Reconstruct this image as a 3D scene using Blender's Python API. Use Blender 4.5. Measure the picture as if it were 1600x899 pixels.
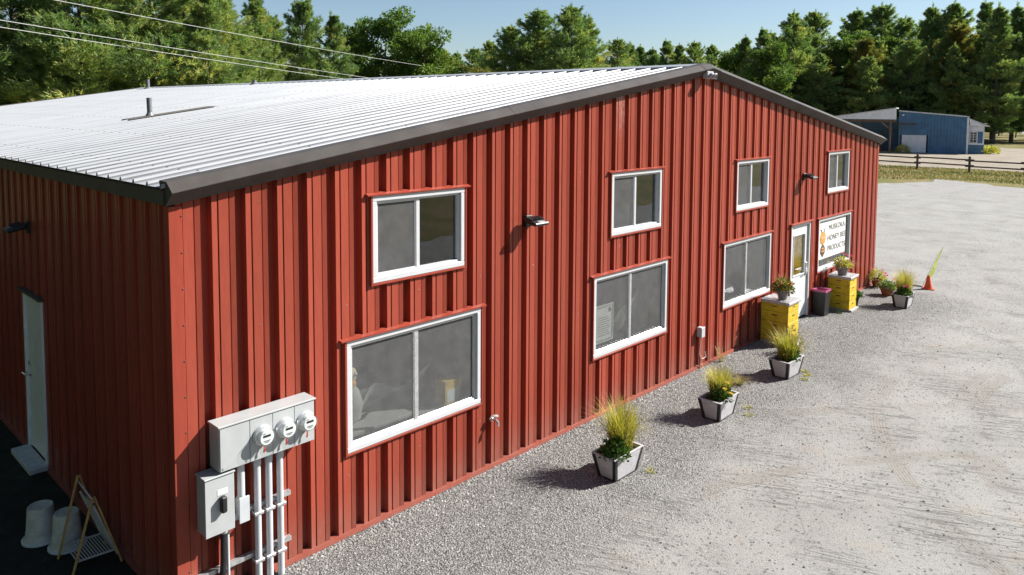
import bpy, math, random
import numpy as np
from mathutils import Vector, Matrix

for o in list(bpy.data.objects): bpy.data.objects.remove(o)
scene = bpy.context.scene
COL = scene.collection
R = math.radians

# ------------------------------------------------------------------ camera
CAM = Vector((-2.456, -6.198, 4.289))
yaw, pit, roll = 0.80917, -0.06773, 0.00553
fwd = Vector((math.sin(yaw)*math.cos(pit), math.cos(yaw)*math.cos(pit), math.sin(pit)))
rgt = Vector((math.cos(yaw), -math.sin(yaw), 0)); upv = rgt.cross(fwd)
r2 = rgt*math.cos(roll)+upv*math.sin(roll); u2 = upv*math.cos(roll)-rgt*math.sin(roll)
cd = bpy.data.cameras.new('camera'); cam = bpy.data.objects.new('camera', cd); COL.objects.link(cam)
m3 = Matrix((r2, u2, -fwd)).transposed().to_4x4(); m3.translation = CAM
cam.matrix_world = m3
cd.sensor_width = 36; cd.lens = 1171.18/1600*36; cd.shift_y = -198.6/1600
cd.clip_start = .1; cd.clip_end = 3000
scene.camera = cam

# ------------------------------------------------------------------ light
SUN_EL, SUN_AZ = R(36.5), R(33)         # azimuth: off the barn front (the x axis) towards the camera side
to_sun = Vector((math.cos(SUN_EL)*math.cos(SUN_AZ), -math.cos(SUN_EL)*math.sin(SUN_AZ), math.sin(SUN_EL)))
w = bpy.data.worlds.new('World'); scene.world = w; w.use_nodes = True
nt = w.node_tree; bg = nt.nodes['Background']
sky = nt.nodes.new('ShaderNodeTexSky'); sky.sky_type = 'NISHITA'; sky.sun_disc = False
sky.sun_elevation = SUN_EL; sky.sun_rotation = math.atan2(to_sun.x, to_sun.y)
sky.air_density = 1.0; sky.dust_density = .55; sky.ozone_density = 2.6
nt.links.new(sky.outputs[0], bg.inputs[0]); bg.inputs[1].default_value = .052
sl = bpy.data.lights.new('sun', 'SUN'); sl.energy = 5.0; sl.angle = R(.53); sl.color = (1, .965, .91)
so = bpy.data.objects.new('sun', sl); COL.objects.link(so)
so.rotation_euler = (-to_sun).to_track_quat('-Z', 'Y').to_euler()
so.location = (20, -20, 30)
vs = scene.view_settings; vs.view_transform = 'Standard'; vs.look = 'None'; vs.exposure = 1.25; vs.gamma = 1
vs.use_curve_mapping = False

# ------------------------------------------------------------------ materials
MATS = {}
def new_mat(name):
    m = bpy.data.materials.new(name); m.use_nodes = True; MATS[name] = m
    n = m.node_tree.nodes; l = m.node_tree.links
    return m, n, l, n['Principled BSDF']
def tex_noise(n, l, vec, scale, detail=4, rough=.6, dist=0):
    t = n.new('ShaderNodeTexNoise'); t.inputs['Scale'].default_value = scale
    t.inputs['Detail'].default_value = detail; t.inputs['Roughness'].default_value = rough
    t.inputs['Distortion'].default_value = dist
    if vec is not None: l.new(vec, t.inputs['Vector'])
    return t.outputs['Fac']
def ramp(n, l, fac, stops):
    c = n.new('ShaderNodeValToRGB'); e = c.color_ramp.elements
    while len(e) < len(stops): e.new(.5)
    for k, (p, col) in zip(e, stops):
        k.position = p; k.color = (*col, 1) if len(col) == 3 else col
    l.new(fac, c.inputs[0]); return c.outputs[0]
def mixc(n, l, f, a, b, mode='MIX'):
    m = n.new('ShaderNodeMix'); m.data_type = 'RGBA'; m.blend_type = mode
    for i, x in ((0, f), (6, a), (7, b)):
        if hasattr(x, 'links'): l.new(x, m.inputs[i])
        else: m.inputs[i].default_value = x if i == 0 else (*x, 1)
    return m.outputs[2]
def mth(n, l, op, a, b=None, c=None):
    m = n.new('ShaderNodeMath'); m.operation = op
    for i, x in enumerate((a, b, c)):
        if x is None: continue
        if hasattr(x, 'links'): l.new(x, m.inputs[i])
        else: m.inputs[i].default_value = x
    return m.outputs[0]
def sstep(n, l, x, a, b):
    m = n.new('ShaderNodeMapRange'); m.interpolation_type = 'SMOOTHSTEP'
    l.new(x, m.inputs[0]); m.inputs[1].default_value = a; m.inputs[2].default_value = b
    return m.outputs[0]
def pos(n): return n.new('ShaderNodeNewGeometry').outputs['Position']
def bump(n, l, p, h, strength=.4, dist=.02):
    b = n.new('ShaderNodeBump'); b.inputs['Strength'].default_value = strength; b.inputs['Distance'].default_value = dist
    l.new(h, b.inputs['Height']); l.new(b.outputs[0], p.inputs['Normal'])
def mapping(n, l, vec, scale=(1, 1, 1), rot=(0, 0, 0), loc=(0, 0, 0), kind='POINT'):
    m = n.new('ShaderNodeMapping'); l.new(vec, m.inputs[0])
    m.vector_type = kind; m.inputs['Scale'].default_value = scale; m.inputs['Rotation'].default_value = rot; m.inputs['Location'].default_value = loc
    return m.outputs[0]

def plain(name, col, rough=.5, metal=0, var=.12, scale=6, bumps=0, bscale=60, spec=.5):
    """painted / moulded surface: base colour with slight uneven dirt and fine relief"""
    m, n, l, p = new_mat(name); P = pos(n)
    f = tex_noise(n, l, P, scale, 6)
    lo = tuple(c*(1-var) for c in col); hi = tuple(min(1, c*(1+var)) for c in col)
    l.new(ramp(n, l, f, [(.3, lo), (.7, hi)]), p.inputs['Base Color'])
    p.inputs['Roughness'].default_value = rough; p.inputs['Metallic'].default_value = metal
    p.inputs['Specular IOR Level'].default_value = spec
    if bumps: bump(n, l, p, tex_noise(n, l, P, bscale, 3), bumps, .01)
    return m

def make_siding(name, col):
    m, n, l, p = new_mat(name); P = pos(n)
    big = tex_noise(n, l, mapping(n, l, P, (1.2, 1.2, .25)), 1.6, 5)
    fine = tex_noise(n, l, mapping(n, l, P, (14, 14, 1.2)), 4, 5)
    c = mixc(n, l, 1.0, ramp(n, l, big, [(.25, tuple(k*.86 for k in col)), (.75, tuple(k*1.1 for k in col))]),
             ramp(n, l, fine, [(.25, (.86, .86, .86)), (.7, (1.06, 1.06, 1.06))]), 'MULTIPLY')
    oi = n.new('ShaderNodeObjectInfo')
    c = mixc(n, l, 1.0, c, ramp(n, l, oi.outputs['Random'], [(0, (.90, .90, .90)), (1, (1.07, 1.07, 1.07))]), 'MULTIPLY')
    stain = tex_noise(n, l, mapping(n, l, P, (9, 9, .35)), 1.3, 7, .65)
    c = mixc(n, l, mth(n, l, 'MULTIPLY', sstep(n, l, stain, .58, .78), .4), c, tuple(k*.55 for k in col))
    # splash of road dust along the foot of the wall
    sx = n.new('ShaderNodeSeparateXYZ'); l.new(P, sx.inputs[0])
    dm = mth(n, l, 'MULTIPLY', mth(n, l, 'SUBTRACT', 1, sstep(n, l, sx.outputs[2], .0, .55)), tex_noise(n, l, P, 9, 6))
    c = mixc(n, l, mth(n, l, 'MULTIPLY', dm, .45), c, (.22, .17, .14))
    # chalky scuffed strip up near the ridge
    ds = mth(n, l, 'MULTIPLY', sstep(n, l, mth(n, l, 'ABSOLUTE', mth(n, l, 'SUBTRACT', sx.outputs[0], 6.29)), .15, .08),
             sstep(n, l, sx.outputs[2], 3.75, 4.6))
    ds = mth(n, l, 'MULTIPLY', ds, sstep(n, l, tex_noise(n, l, mapping(n, l, P, (30, 30, 7)), 1.5, 5), .4, .62))
    c = mixc(n, l, mth(n, l, 'MULTIPLY', ds, .7), c, (.42, .26, .22))
    l.new(c, p.inputs['Base Color'])
    p.inputs['Roughness'].default_value = .36; p.inputs['Specular IOR Level'].default_value = .16
    dent = tex_noise(n, l, mapping(n, l, P, (3, 3, .9)), 1.5, 3)
    bump(n, l, p, dent, .25, .02)
    return m
make_siding('red_steel', (.275, .055, .034))
make_siding('red_trim', (.275, .050, .031))

def make_roof():
    m, n, l, p = new_mat('white_roof'); P = pos(n)
    a = tex_noise(n, l, mapping(n, l, P, (.5, 2.5, 1)), 1.2, 6)
    c = ramp(n, l, a, [(.2, (.25, .26, .28)), (.5, (.31, .32, .335)), (.8, (.345, .355, .37))])
    l.new(c, p.inputs['Base Color']); p.inputs['Roughness'].default_value = .45; p.inputs['Specular IOR Level'].default_value = .25
    bump(n, l, p, tex_noise(n, l, mapping(n, l, P, (.7, 3, 1)), 1.5, 3), .12, .02)
make_roof()
plain('dark_trim', (0.075, 0.067, 0.062), .5, var=.18, scale=3, spec=.1)
plain('white_vinyl', (0.46, 0.468, 0.48), .35, var=.04, scale=8)
plain('white_door', (0.532, 0.546, 0.56), .4, var=.05, scale=5)
plain('grey_door', (.70, .72, .73), .45, var=.08, scale=5)
plain('grey_box', (0.35, 0.364, 0.364), .38, var=.07, scale=6)
plain('pvc', (0.42, 0.435, 0.45), .35, var=.06, scale=10)
plain('galvanised', (0.55, 0.56, 0.57), .4, metal=.7, var=.2, scale=30)
plain('black_plastic', (0.012, 0.012, 0.013), .45, var=.3, scale=20)
plain('black_paint', (0.02, 0.02, 0.022), .4, var=.3, scale=12)
plain('red_tag', (0.42, 0.035, 0.021), .5)
plain('chrome', (0.7, 0.7, 0.7), .2, metal=.9, var=.05)
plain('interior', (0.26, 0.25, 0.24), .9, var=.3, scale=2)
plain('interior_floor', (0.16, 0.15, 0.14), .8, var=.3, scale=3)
plain('white_cloth', (.30, .295, .29), .85, var=.1, scale=4)
plain('paper', (0.561, 0.561, 0.544), .8, var=.05)
plain('print_ink', (0.06, 0.055, 0.05), .8, var=.1)
plain('bee_orange', (0.504, 0.231, 0.042), .7, var=.2, scale=30)
plain('bee_cream', (0.525, 0.434, 0.294), .7, var=.1)
plain('bee_brown', (0.07, 0.035, 0.021), .7, var=.1)
plain('honey_yellow', (0.527, 0.34, 0.051), .7, var=.4, scale=9)
plain('hive_yellow', (0.49, 0.35, 0.01), .6, var=.22, scale=9, bumps=.2, bscale=40)
plain('hive_lid', (0.35, 0.336, 0.329), .55, var=.25, scale=9)
plain('cement_panel', (0.392, 0.378, 0.392), .75, var=.14, scale=16, bumps=.15, bscale=70)
plain('soil', (0.035, 0.024, 0.018), .95, var=.6, scale=40, bumps=.9, bscale=50)
plain('terracotta', (0.21, 0.07, 0.035), .75, var=.2, scale=12)
plain('clay_grey', (0.154, 0.133, 0.126), .8, var=.2, scale=12)
plain('pink_bag', (0.385, 0.084, 0.182), .4, var=.2, scale=15)
plain('cone_orange', (0.595, 0.084, 0.014), .5, var=.1)
plain('tub_white', (0.425, 0.425, 0.374), .5, var=.25, scale=10)
plain('tub_rim', (0.527, 0.561, 0.595), .4, var=.1)
plain('old_wood', (0.42, 0.26, 0.09), .75, var=.3, scale=14, bumps=.3)
plain('fence_wood', (.115, .076, .062), .85, var=.35, scale=5, bumps=.4)
plain('rack_white', (0.425, 0.416, 0.391), .55, var=.15)
plain('blue_steel', (0.06, 0.155, 0.27), .5, var=.22, scale=1.4)
plain('blue_roof', (0.527, 0.544, 0.561), .4, var=.12, scale=1)
plain('shed_white', (.74, .75, .78), .5, var=.12, scale=2)
plain('brown_timber', (0.12, 0.075, 0.05), .8, var=.3, scale=4)
plain('lead', (0.16, 0.16, 0.17), .5, metal=.3, var=.25, scale=10)
plain('flash_tan', (0.14, 0.119, 0.098), .6, var=.25, scale=8)
plain('wire', (0.62, 0.62, 0.6), .45, metal=.3, var=.05)
plain('pole_wood', (0.112, 0.084, 0.063), .9, var=.3, scale=3)
plain('stone_step', (0.42, 0.434, 0.448), .8, var=.2, scale=18, bumps=.4)
plain('dial', (0.595, 0.602, 0.602), .35, var=.06)
plain('flag_green', (0.294, 0.35, 0.049), .7, var=.3, scale=6)
plain('petal_red', (0.49, 0.021, 0.035), .6)
plain('petal_pink', (0.504, 0.042, 0.14), .6)
plain('petal_orange', (0.525, 0.154, 0.035), .6)
plain('petal_yellow', (0.56, 0.364, 0.028), .6)
plain('petal_white', (0.525, 0.518, 0.49), .6)
plain('teal', (0.28, 0.42, 0.434), .5)
plain('rib_shade_grey', (.12, .12, .125), .8, var=.4, scale=2)  # grey of the painted shade lines at the roof ribs
plain('screw', (0.1, 0.1, 0.1), .4, metal=.5)

def make_glass(name, ior=1.62):
    m, n, l, p = new_mat(name); n.remove(p)
    t = n.new('ShaderNodeBsdfTransparent'); t.inputs[0].default_value = (.95, .97, .96, 1)
    g = n.new('ShaderNodeBsdfGlossy'); g.inputs['Roughness'].default_value = .015; g.inputs[0].default_value = (.95, .97, 1, 1)
    f = n.new('ShaderNodeFresnel'); ge = n.new('ShaderNodeNewGeometry')
    l.new(mth(n, l, 'MULTIPLY_ADD', ge.outputs['Backfacing'], 1/ior-ior, ior), f.inputs[0])   # a thin pane: the same mirror strength from either face
    x = n.new('ShaderNodeMixShader'); l.new(f.outputs[0], x.inputs[0]); l.new(t.outputs[0], x.inputs[1]); l.new(g.outputs[0], x.inputs[2])
    l.new(x.outputs[0], n['Material Output'].inputs[0])
make_glass('glass', 1.5)
make_glass('meter_glass', 1.3)
def make_screen():
    m, n, l, p = new_mat('insect_screen'); n.remove(p); P = pos(n)
    d = n.new('ShaderNodeBsdfDiffuse')
    l.new(ramp(n, l, tex_noise(n, l, P, 7, 5), [(.3, (.13, .13, .13)), (.7, (.18, .18, .18))]), d.inputs[0])
    t = n.new('ShaderNodeBsdfTransparent'); x = n.new('ShaderNodeMixShader')
    weave = mth(n, l, 'MULTIPLY_ADD', tex_noise(n, l, mapping(n, l, P, (260, 260, 260)), 1, 1), .22, .34)
    l.new(weave, x.inputs[0]); l.new(t.outputs[0], x.inputs[1]); l.new(d.outputs[0], x.inputs[2])
    l.new(x.outputs[0], n['Material Output'].inputs[0])
make_screen()

def make_leaf(name, stops, trans=.42):
    """foliage: each clump carries its own tint (point attribute) and each plant a little of its own hue"""
    m, n, l, p = new_mat(name)
    a = n.new('ShaderNodeAttribute'); a.attribute_name = 'tint'
    oi = n.new('ShaderNodeObjectInfo')
    f = mth(n, l, 'ADD', mth(n, l, 'MULTIPLY', a.outputs['Fac'], .8), mth(n, l, 'MULTIPLY', oi.outputs['Random'], .2))
    c = ramp(n, l, f, stops)
    l.new(c, p.inputs['Base Color']); p.inputs['Roughness'].default_value = .6; p.inputs['Specular IOR Level'].default_value = .25
    t = n.new('ShaderNodeBsdfTranslucent'); l.new(mixc(n, l, 1.0, c, (1.0, 1.15, .6), 'MULTIPLY'), t.inputs[0])
    x = n.new('ShaderNodeMixShader'); x.inputs[0].default_value = trans
    l.new(p.outputs[0], x.inputs[1]); l.new(t.outputs[0], x.inputs[2]); l.new(x.outputs[0], n['Material Output'].inputs[0])
make_leaf('pine_needles', [(0, (0.085, 0.149, 0.063)), (.40, (0.205, 0.283, 0.103)), (.75, (0.366, 0.386, 0.126)), (1, (0.55, 0.418, 0.165))])
make_leaf('gold_needles', [(0, (0.067, 0.084, 0.027)), (.4, (0.168, 0.168, 0.043)), (.75, (0.337, 0.27, 0.073)), (1, (0.472, 0.337, 0.111))])
make_leaf('broad_leaves', [(0, (0.044, 0.087, 0.021)), (.5, (0.107, 0.174, 0.03)), (.85, (0.177, 0.234, 0.042)), (1, (0.301, 0.226, 0.052))])
make_leaf('autumn_leaves', [(0, (0.056, 0.07, 0.015)), (.4, (0.119, 0.126, 0.025)), (.8, (0.238, 0.161, 0.032)), (1, (0.315, 0.154, 0.038))])
make_leaf('grass_blades', [(0, (0.185, 0.201, 0.028)), (.5, (0.407, 0.367, 0.054)), (1, (0.628, 0.499, 0.154))], .35)
make_leaf('dry_blades', [(0, (0.252, 0.202, 0.084)), (.5, (0.378, 0.302, 0.151)), (1, (0.462, 0.386, 0.235))], .3)
make_leaf('herb_leaves', [(0, (0.025, 0.061, 0.013)), (.5, (0.061, 0.122, 0.022)), (1, (0.158, 0.209, 0.043))], .25)
make_leaf('lawn', [(0, (0.118, 0.137, 0.031)), (.5, (0.244, 0.209, 0.062)), (1, (0.37, 0.274, 0.123))], .2)
plain('bark', (0.1, 0.078, 0.062), .9, var=.45, scale=3, bumps=.5, bscale=12)

def make_gravel():
    m, n, l, p = new_mat('gravel'); P = pos(n)
    sx = n.new('ShaderNodeSeparateXYZ'); l.new(P, sx.inputs[0])
    warp = tex_noise(n, l, P, .55, 5); warp2 = tex_noise(n, l, P, 2.6, 6)
    # loose stones lie deep along the wall, packed dust farther out where vehicles drive
    edge = mth(n, l, 'ADD', sx.outputs[1], mth(n, l, 'MULTIPLY_ADD', warp, 2.6, -1.3))
    edge = mth(n, l, 'ADD', edge, mth(n, l, 'MULTIPLY_ADD', warp2, 1.4, -.7))
    loose = mth(n, l, 'MULTIPLY', sstep(n, l, edge, -2.9, -.9), mth(n, l, 'SUBTRACT', 1, sstep(n, l, mth(n, l, 'ADD', sx.outputs[0], mth(n, l, 'MULTIPLY', warp2, 2)), 16.6, 19.2)))
    def stones(scale):
        v = n.new('ShaderNodeTexVoronoi'); v.inputs['Scale'].default_value = scale; l.new(P, v.inputs['Vector'])
        return v
    v1 = stones(54); v2 = stones(100)
    s1 = n.new('ShaderNodeSeparateColor'); l.new(v1.outputs['Color'], s1.inputs[0])
    s2 = n.new('ShaderNodeSeparateColor'); l.new(v2.outputs['Color'], s2.inputs[0])
    st = ramp(n, l, s1.outputs[0], [(0, (0.081, 0.081, 0.084)), (.3, (0.174, 0.171, 0.164)), (.6, (0.26, 0.254, 0.239)), (.85, (0.341, 0.329, 0.31)), (1, (0.459, 0.446, 0.428))])
    st2 = ramp(n, l, s2.outputs[1], [(0, (0.074, 0.074, 0.074)), (.4, (0.205, 0.202, 0.192)), (.8, (0.298, 0.291, 0.276)), (1, (0.409, 0.397, 0.378))])
    stone = mixc(n, l, .5, st, st2)
    gap = sstep(n, l, v1.outputs['Distance'], .75, .35)
    stone = mixc(n, l, gap, (0.105, 0.102, 0.096), stone)
    # packed dust
    fine = tex_noise(n, l, P, 62, 5, .75)
    patch = tex_noise(n, l, P, .8, 6, .6)
    dust = mixc(n, l, 1.0, ramp(n, l, patch, [(.3, (0.255, 0.248, 0.232)), (.5, (0.288, 0.281, 0.264)), (.72, (0.315, 0.308, 0.292))]),
                ramp(n, l, fine, [(.30, (.52, .51, .49)), (.45, (.90, .90, .89)), (.6, (1.05, 1.05, 1.05)), (.75, (1.22, 1.22, 1.22))]), 'MULTIPLY')
    tanp = tex_noise(n, l, P, 1.7, 5)
    dust = mixc(n, l, mth(n, l, 'MULTIPLY', sstep(n, l, tanp, .55, .75), .35), dust, (0.31, 0.26, 0.192))
    # scattered dark chips
    v3 = stones(16); s3 = n.new('ShaderNodeSeparateColor'); l.new(v3.outputs['Color'], s3.inputs[0])
    chip = mth(n, l, 'MULTIPLY', sstep(n, l, v3.outputs['Distance'], .26, .16), mth(n, l, 'GREATER_THAN', s3.outputs[0], .62))
    v4 = stones(38); s4 = n.new('ShaderNodeSeparateColor'); l.new(v4.outputs['Color'], s4.inputs[0])
    chip2 = mth(n, l, 'MULTIPLY', sstep(n, l, v4.outputs['Distance'], .34, .2), mth(n, l, 'GREATER_THAN', s4.outputs[1], .5))
    # smears dragged by tyres: three directions, broken up by a patch mask
    def streak(rot, sc, seed):
        q = mapping(n, l, P, sc, (0, 0, rot), (seed, seed*2.3, 0), 'TEXTURE')
        return tex_noise(n, l, q, 1, 7, .68)
    k1 = streak(R(-62), (.75, .055, 1), 3.1); k2 = streak(R(30), (.8, .07, 1), 8.7); k3 = streak(R(-72), (.45, .03, 1), 5.2)
    mask = sstep(n, l, tex_noise(n, l, P, .9, 4), .44, .62)
    sm = mth(n, l, 'MULTIPLY', mth(n, l, 'MAXIMUM', sstep(n, l, k1, .53, .62), sstep(n, l, k3, .54, .64)), mask)
    sm = mth(n, l, 'MAXIMUM', sm, mth(n, l, 'MULTIPLY', sstep(n, l, k2, .63, .76), .6))
    dust = mixc(n, l, mth(n, l, 'MULTIPLY', sm, .56), dust, (0.118, 0.112, 0.102))
    dust = mixc(n, l, mth(n, l, 'MULTIPLY', chip, .75), dust, (0.068, 0.065, 0.062))
    dust = mixc(n, l, mth(n, l, 'MULTIPLY', chip2, .5), dust, (0.099, 0.096, 0.093))
    fleck = mth(n, l, 'MULTIPLY', sstep(n, l, tex_noise(n, l, P, 17, 8, .78), .535, .60), sstep(n, l, tex_noise(n, l, P, 1.5, 6, .65), .38, .60))
    dust = mixc(n, l, mth(n, l, 'MULTIPLY', fleck, .8), dust, (0.081, 0.079, 0.074))
    # curved tyre prints: narrow ribbed bands on wide arcs
    tread = None
    for (cx, cy, rad) in ((10.66, -9.10, 5.39), (10.66, -9.10, 5.62), (10.66, -9.10, 6.6), (2.0, -10.5, 8.9), (2.0, -10.5, 10.4), (30, -26, 24.5), (30, -26, 26.1)):
        v = n.new('ShaderNodeVectorMath'); v.operation = 'DISTANCE'; l.new(P, v.inputs[0]); v.inputs[1].default_value = (cx, cy, 0)
        dd = mth(n, l, 'ABSOLUTE', mth(n, l, 'SUBTRACT', v.outputs['Value'], rad))
        band = sstep(n, l, mth(n, l, 'ADD', dd, mth(n, l, 'MULTIPLY_ADD', warp2, .12, -.06)), .13, .09)
        rib = mth(n, l, 'SINE', mth(n, l, 'MULTIPLY', v.outputs['Value'], 170))
        b = mth(n, l, 'MULTIPLY', band, mth(n, l, 'MULTIPLY_ADD', rib, .5, .5))
        tread = b if tread is None else mth(n, l, 'MAXIMUM', tread, b)
    tread = mth(n, l, 'MULTIPLY', tread, sstep(n, l, tex_noise(n, l, P, .7, 3), .42, .6))
    dust = mixc(n, l, mth(n, l, 'MULTIPLY', tread, .6), dust, (0.167, 0.146, 0.112))
    far_tan = sstep(n, l, sx.outputs[0], 36, 48)
    dust = mixc(n, l, mth(n, l, 'MULTIPLY', far_tan, .35), dust, (0.248, 0.239, 0.229))
    c = mixc(n, l, loose, dust, stone)
    l.new(c, p.inputs['Base Color']); p.inputs['Roughness'].default_value = .92; p.inputs['Specular IOR Level'].default_value = .2
    hl = mth(n, l, 'SUBTRACT', 1, v1.outputs['Distance'])
    h = mth(n, l, 'ADD', mth(n, l, 'MULTIPLY', hl, mth(n, l, 'MULTIPLY_ADD', loose, .8, .12)), mth(n, l, 'MULTIPLY', fine, .5))
    h = mth(n, l, 'SUBTRACT', h, mth(n, l, 'MULTIPLY', sm, .5))
    h = mth(n, l, 'ADD', h, mth(n, l, 'MULTIPLY', tex_noise(n, l, P, 9, 6, .65), .35))
    bump(n, l, p, h, .75, .02)
make_gravel()
def make_ground(name, stops, scale, fine=22, b=.6):
    m, n, l, p = new_mat(name); P = pos(n)
    a = tex_noise(n, l, P, scale, 8, .65); f = tex_noise(n, l, P, fine, 6, .7)
    c = mixc(n, l, 1.0, ramp(n, l, a, stops), ramp(n, l, f, [(.3, (.65, .65, .65)), (.7, (1.2, 1.2, 1.2))]), 'MULTIPLY')
    l.new(c, p.inputs['Base Color']); p.inputs['Roughness'].default_value = .95; p.inputs['Specular IOR Level'].default_value = .1
    bump(n, l, p, f, b, .03)
make_ground('meadow', [(.3, (0.099, 0.112, 0.03)), (.45, (0.145, 0.139, 0.046)), (.55, (0.198, 0.158, 0.066)), (.7, (0.251, 0.198, 0.112))], .35)
make_ground('dirt', [(.3, (0.218, 0.179, 0.134)), (.5, (0.282, 0.243, 0.192)), (.7, (0.32, 0.288, 0.243))], .5)
make_ground('shade_ground', [(.3, (0.02, 0.021, 0.018)), (.6, (0.035, 0.035, 0.03)), (.75, (0.063, 0.059, 0.049))], 5, 45)
make_ground('far_road', [(.3, (0.269, 0.256, 0.237)), (.7, (0.333, 0.32, 0.301))], .6)
def make_pebble():
    m, n, l, p = new_mat('pebbles')
    a = n.new('ShaderNodeAttribute'); a.attribute_name = 'tint'
    l.new(ramp(n, l, a.outputs['Fac'], [(0, (0.046, 0.046, 0.05)), (.35, (0.132, 0.129, 0.125)), (.6, (0.224, 0.211, 0.198)), (.85, (0.31, 0.29, 0.264)), (1, (0.436, 0.416, 0.389))]), p.inputs['Base Color'])
    p.inputs['Roughness'].default_value = .85
make_pebble()

# ------------------------------------------------------------------ mesh helpers
class MB:
    def __init__(s): s.v = []; s.f = []
    def poly(s, pts, faces):
        b = len(s.v); s.v += [tuple(p) for p in pts]; s.f += [tuple(b+i for i in f) for f in faces]; return s
    def quad(s, *pts): return s.poly(pts, [tuple(range(len(pts)))])
    def box(s, x0, x1, y0, y1, z0, z1, M=None):
        p = [(x0, y0, z0), (x1, y0, z0), (x1, y1, z0), (x0, y1, z0), (x0, y0, z1), (x1, y0, z1), (x1, y1, z1), (x0, y1, z1)]
        if M is not None: p = [tuple(M @ Vector(q)) for q in p]
        return s.poly(p, [(0, 3, 2, 1), (4, 5, 6, 7), (0, 1, 5, 4), (1, 2, 6, 5), (2, 3, 7, 6), (3, 0, 4, 7)])
    def bbox(s, x0, x1, y0, y1, z0, z1, b=.006, M=None):
        """box with bevelled edges"""
        b = min(b, (x1-x0)*.3, (y1-y0)*.3, (z1-z0)*.3); pts = []; idx = {}
        for i, (xs) in enumerate(((x0, 1), (x1, -1))):
            for j, ys in enumerate(((y0, 1), (y1, -1))):
                for k, zs in enumerate(((z0, 1), (z1, -1))):
                    X, dx = xs; Y, dy = ys; Z, dz = zs
                    for ax in range(3):
                        q = [X+dx*b, Y+dy*b, Z+dz*b]; q[ax] = (X, Y, Z)[ax]
                        idx[(i, j, k, ax)] = len(pts); pts.append(tuple(q))
        fs = []
        for ax in range(3):
            o = [a for a in range(3) if a != ax]
            for sd in (0, 1):
                ring = []
                for (p, q) in ((0, 0), (1, 0), (1, 1), (0, 1)):
                    c = [0, 0, 0]; c[ax] = sd; c[o[0]] = p; c[o[1]] = q; ring.append(idx[(*c, ax)])
                fs.append(tuple(ring))
        for ax in range(3):            # edges parallel to ax
            o = [a for a in range(3) if a != ax]
            for p in (0, 1):
                for q in (0, 1):
                    c0 = [0, 0, 0]; c0[o[0]] = p; c0[o[1]] = q; c1 = list(c0); c1[ax] = 1
                    fs.append((idx[(*c0, o[0])], idx[(*c1, o[0])], idx[(*c1, o[1])], idx[(*c0, o[1])]))
        for i in (0, 1):
            for j in (0, 1):
                for k in (0, 1): fs.append(tuple(idx[(i, j, k, a)] for a in range(3)))
        if M is not None: pts = [tuple(M @ Vector(q)) for q in pts]
        return s.poly(pts, fs)
    def tube(s, path, r, n=8, caps=True):
        path = [Vector(q) for q in path]; rs = r if isinstance(r, (list, tuple)) else [r]*len(path)
        b = len(s.v); prev = None
        for i, q in enumerate(path):
            t = (path[min(i+1, len(path)-1)]-path[max(i-1, 0)]).normalized()
            a = (prev if prev is not None else (Vector((0, 0, 1)) if abs(t.z) < .9 else Vector((1, 0, 0))))
            u = (a - t*a.dot(t)).normalized(); vv = t.cross(u); prev = u
            for k in range(n):
                an = 2*math.pi*k/n; s.v.append(tuple(q+(u*math.cos(an)+vv*math.sin(an))*rs[i]))
        for i in range(len(path)-1):
            for k in range(n):
                a, c = b+i*n+k, b+i*n+(k+1) % n; s.f.append((a, c, c+n, a+n))
        if caps:
            s.f.append(tuple(b+k for k in range(n))[::-1]); e = b+(len(path)-1)*n; s.f.append(tuple(e+k for k in range(n)))
        return s
    def lathe(s, prof, n=20, c=(0, 0, 0), M=None, capb=True, capt=True):
        b = len(s.v)
        for (r, z) in prof:
            for k in range(n):
                a = 2*math.pi*k/n; q = Vector((r*math.cos(a), r*math.sin(a), z))
                if M is not None: q = M @ q
                s.v.append((q.x+c[0], q.y+c[1], q.z+c[2]))
        for i in range(len(prof)-1):
            for k in range(n):
                a, d = b+i*n+k, b+i*n+(k+1) % n; s.f.append((a, d, d+n, a+n))
        if capb: s.f.append(tuple(b+k for k in range(n))[::-1])
        if capt: e = b+(len(prof)-1)*n; s.f.append(tuple(e+k for k in range(n)))
        return s
    def build(s, name, mat, parent=None, smooth=False, kind=None, loc=None):
        me = bpy.data.meshes.new(name); me.from_pydata(s.v, [], s.f); me.materials.append(MATS[mat])
        import bmesh
        bm = bmesh.new(); bm.from_mesh(me); bmesh.ops.recalc_face_normals(bm, faces=bm.faces); bm.to_mesh(me); bm.free()
        if smooth:
            me.polygons.foreach_set('use_smooth', [True]*len(me.polygons))
            me.set_sharp_from_angle(angle=R(38))
        return link(name, me, parent, kind, loc)
def link(name, me, parent=None, kind=None, loc=None):
    o = bpy.data.objects.new(name, me); COL.objects.link(o)
    if parent: o.parent = parent
    if kind: o['kind'] = kind
    if loc: o.location = loc
    return o
def thing(name, label, cat, loc=(0, 0, 0), rz=0, group=None):
    o = bpy.data.objects.new(name, None); COL.objects.link(o); o.empty_display_size = .2
    o.location = loc; o.rotation_euler = (0, 0, rz); o['label'] = label; o['category'] = cat
    if group: o['group'] = group
    return o
def tag(o, label, cat, group=None):
    o['label'] = label; o['category'] = cat
    if group: o['group'] = group
    return o
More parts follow.
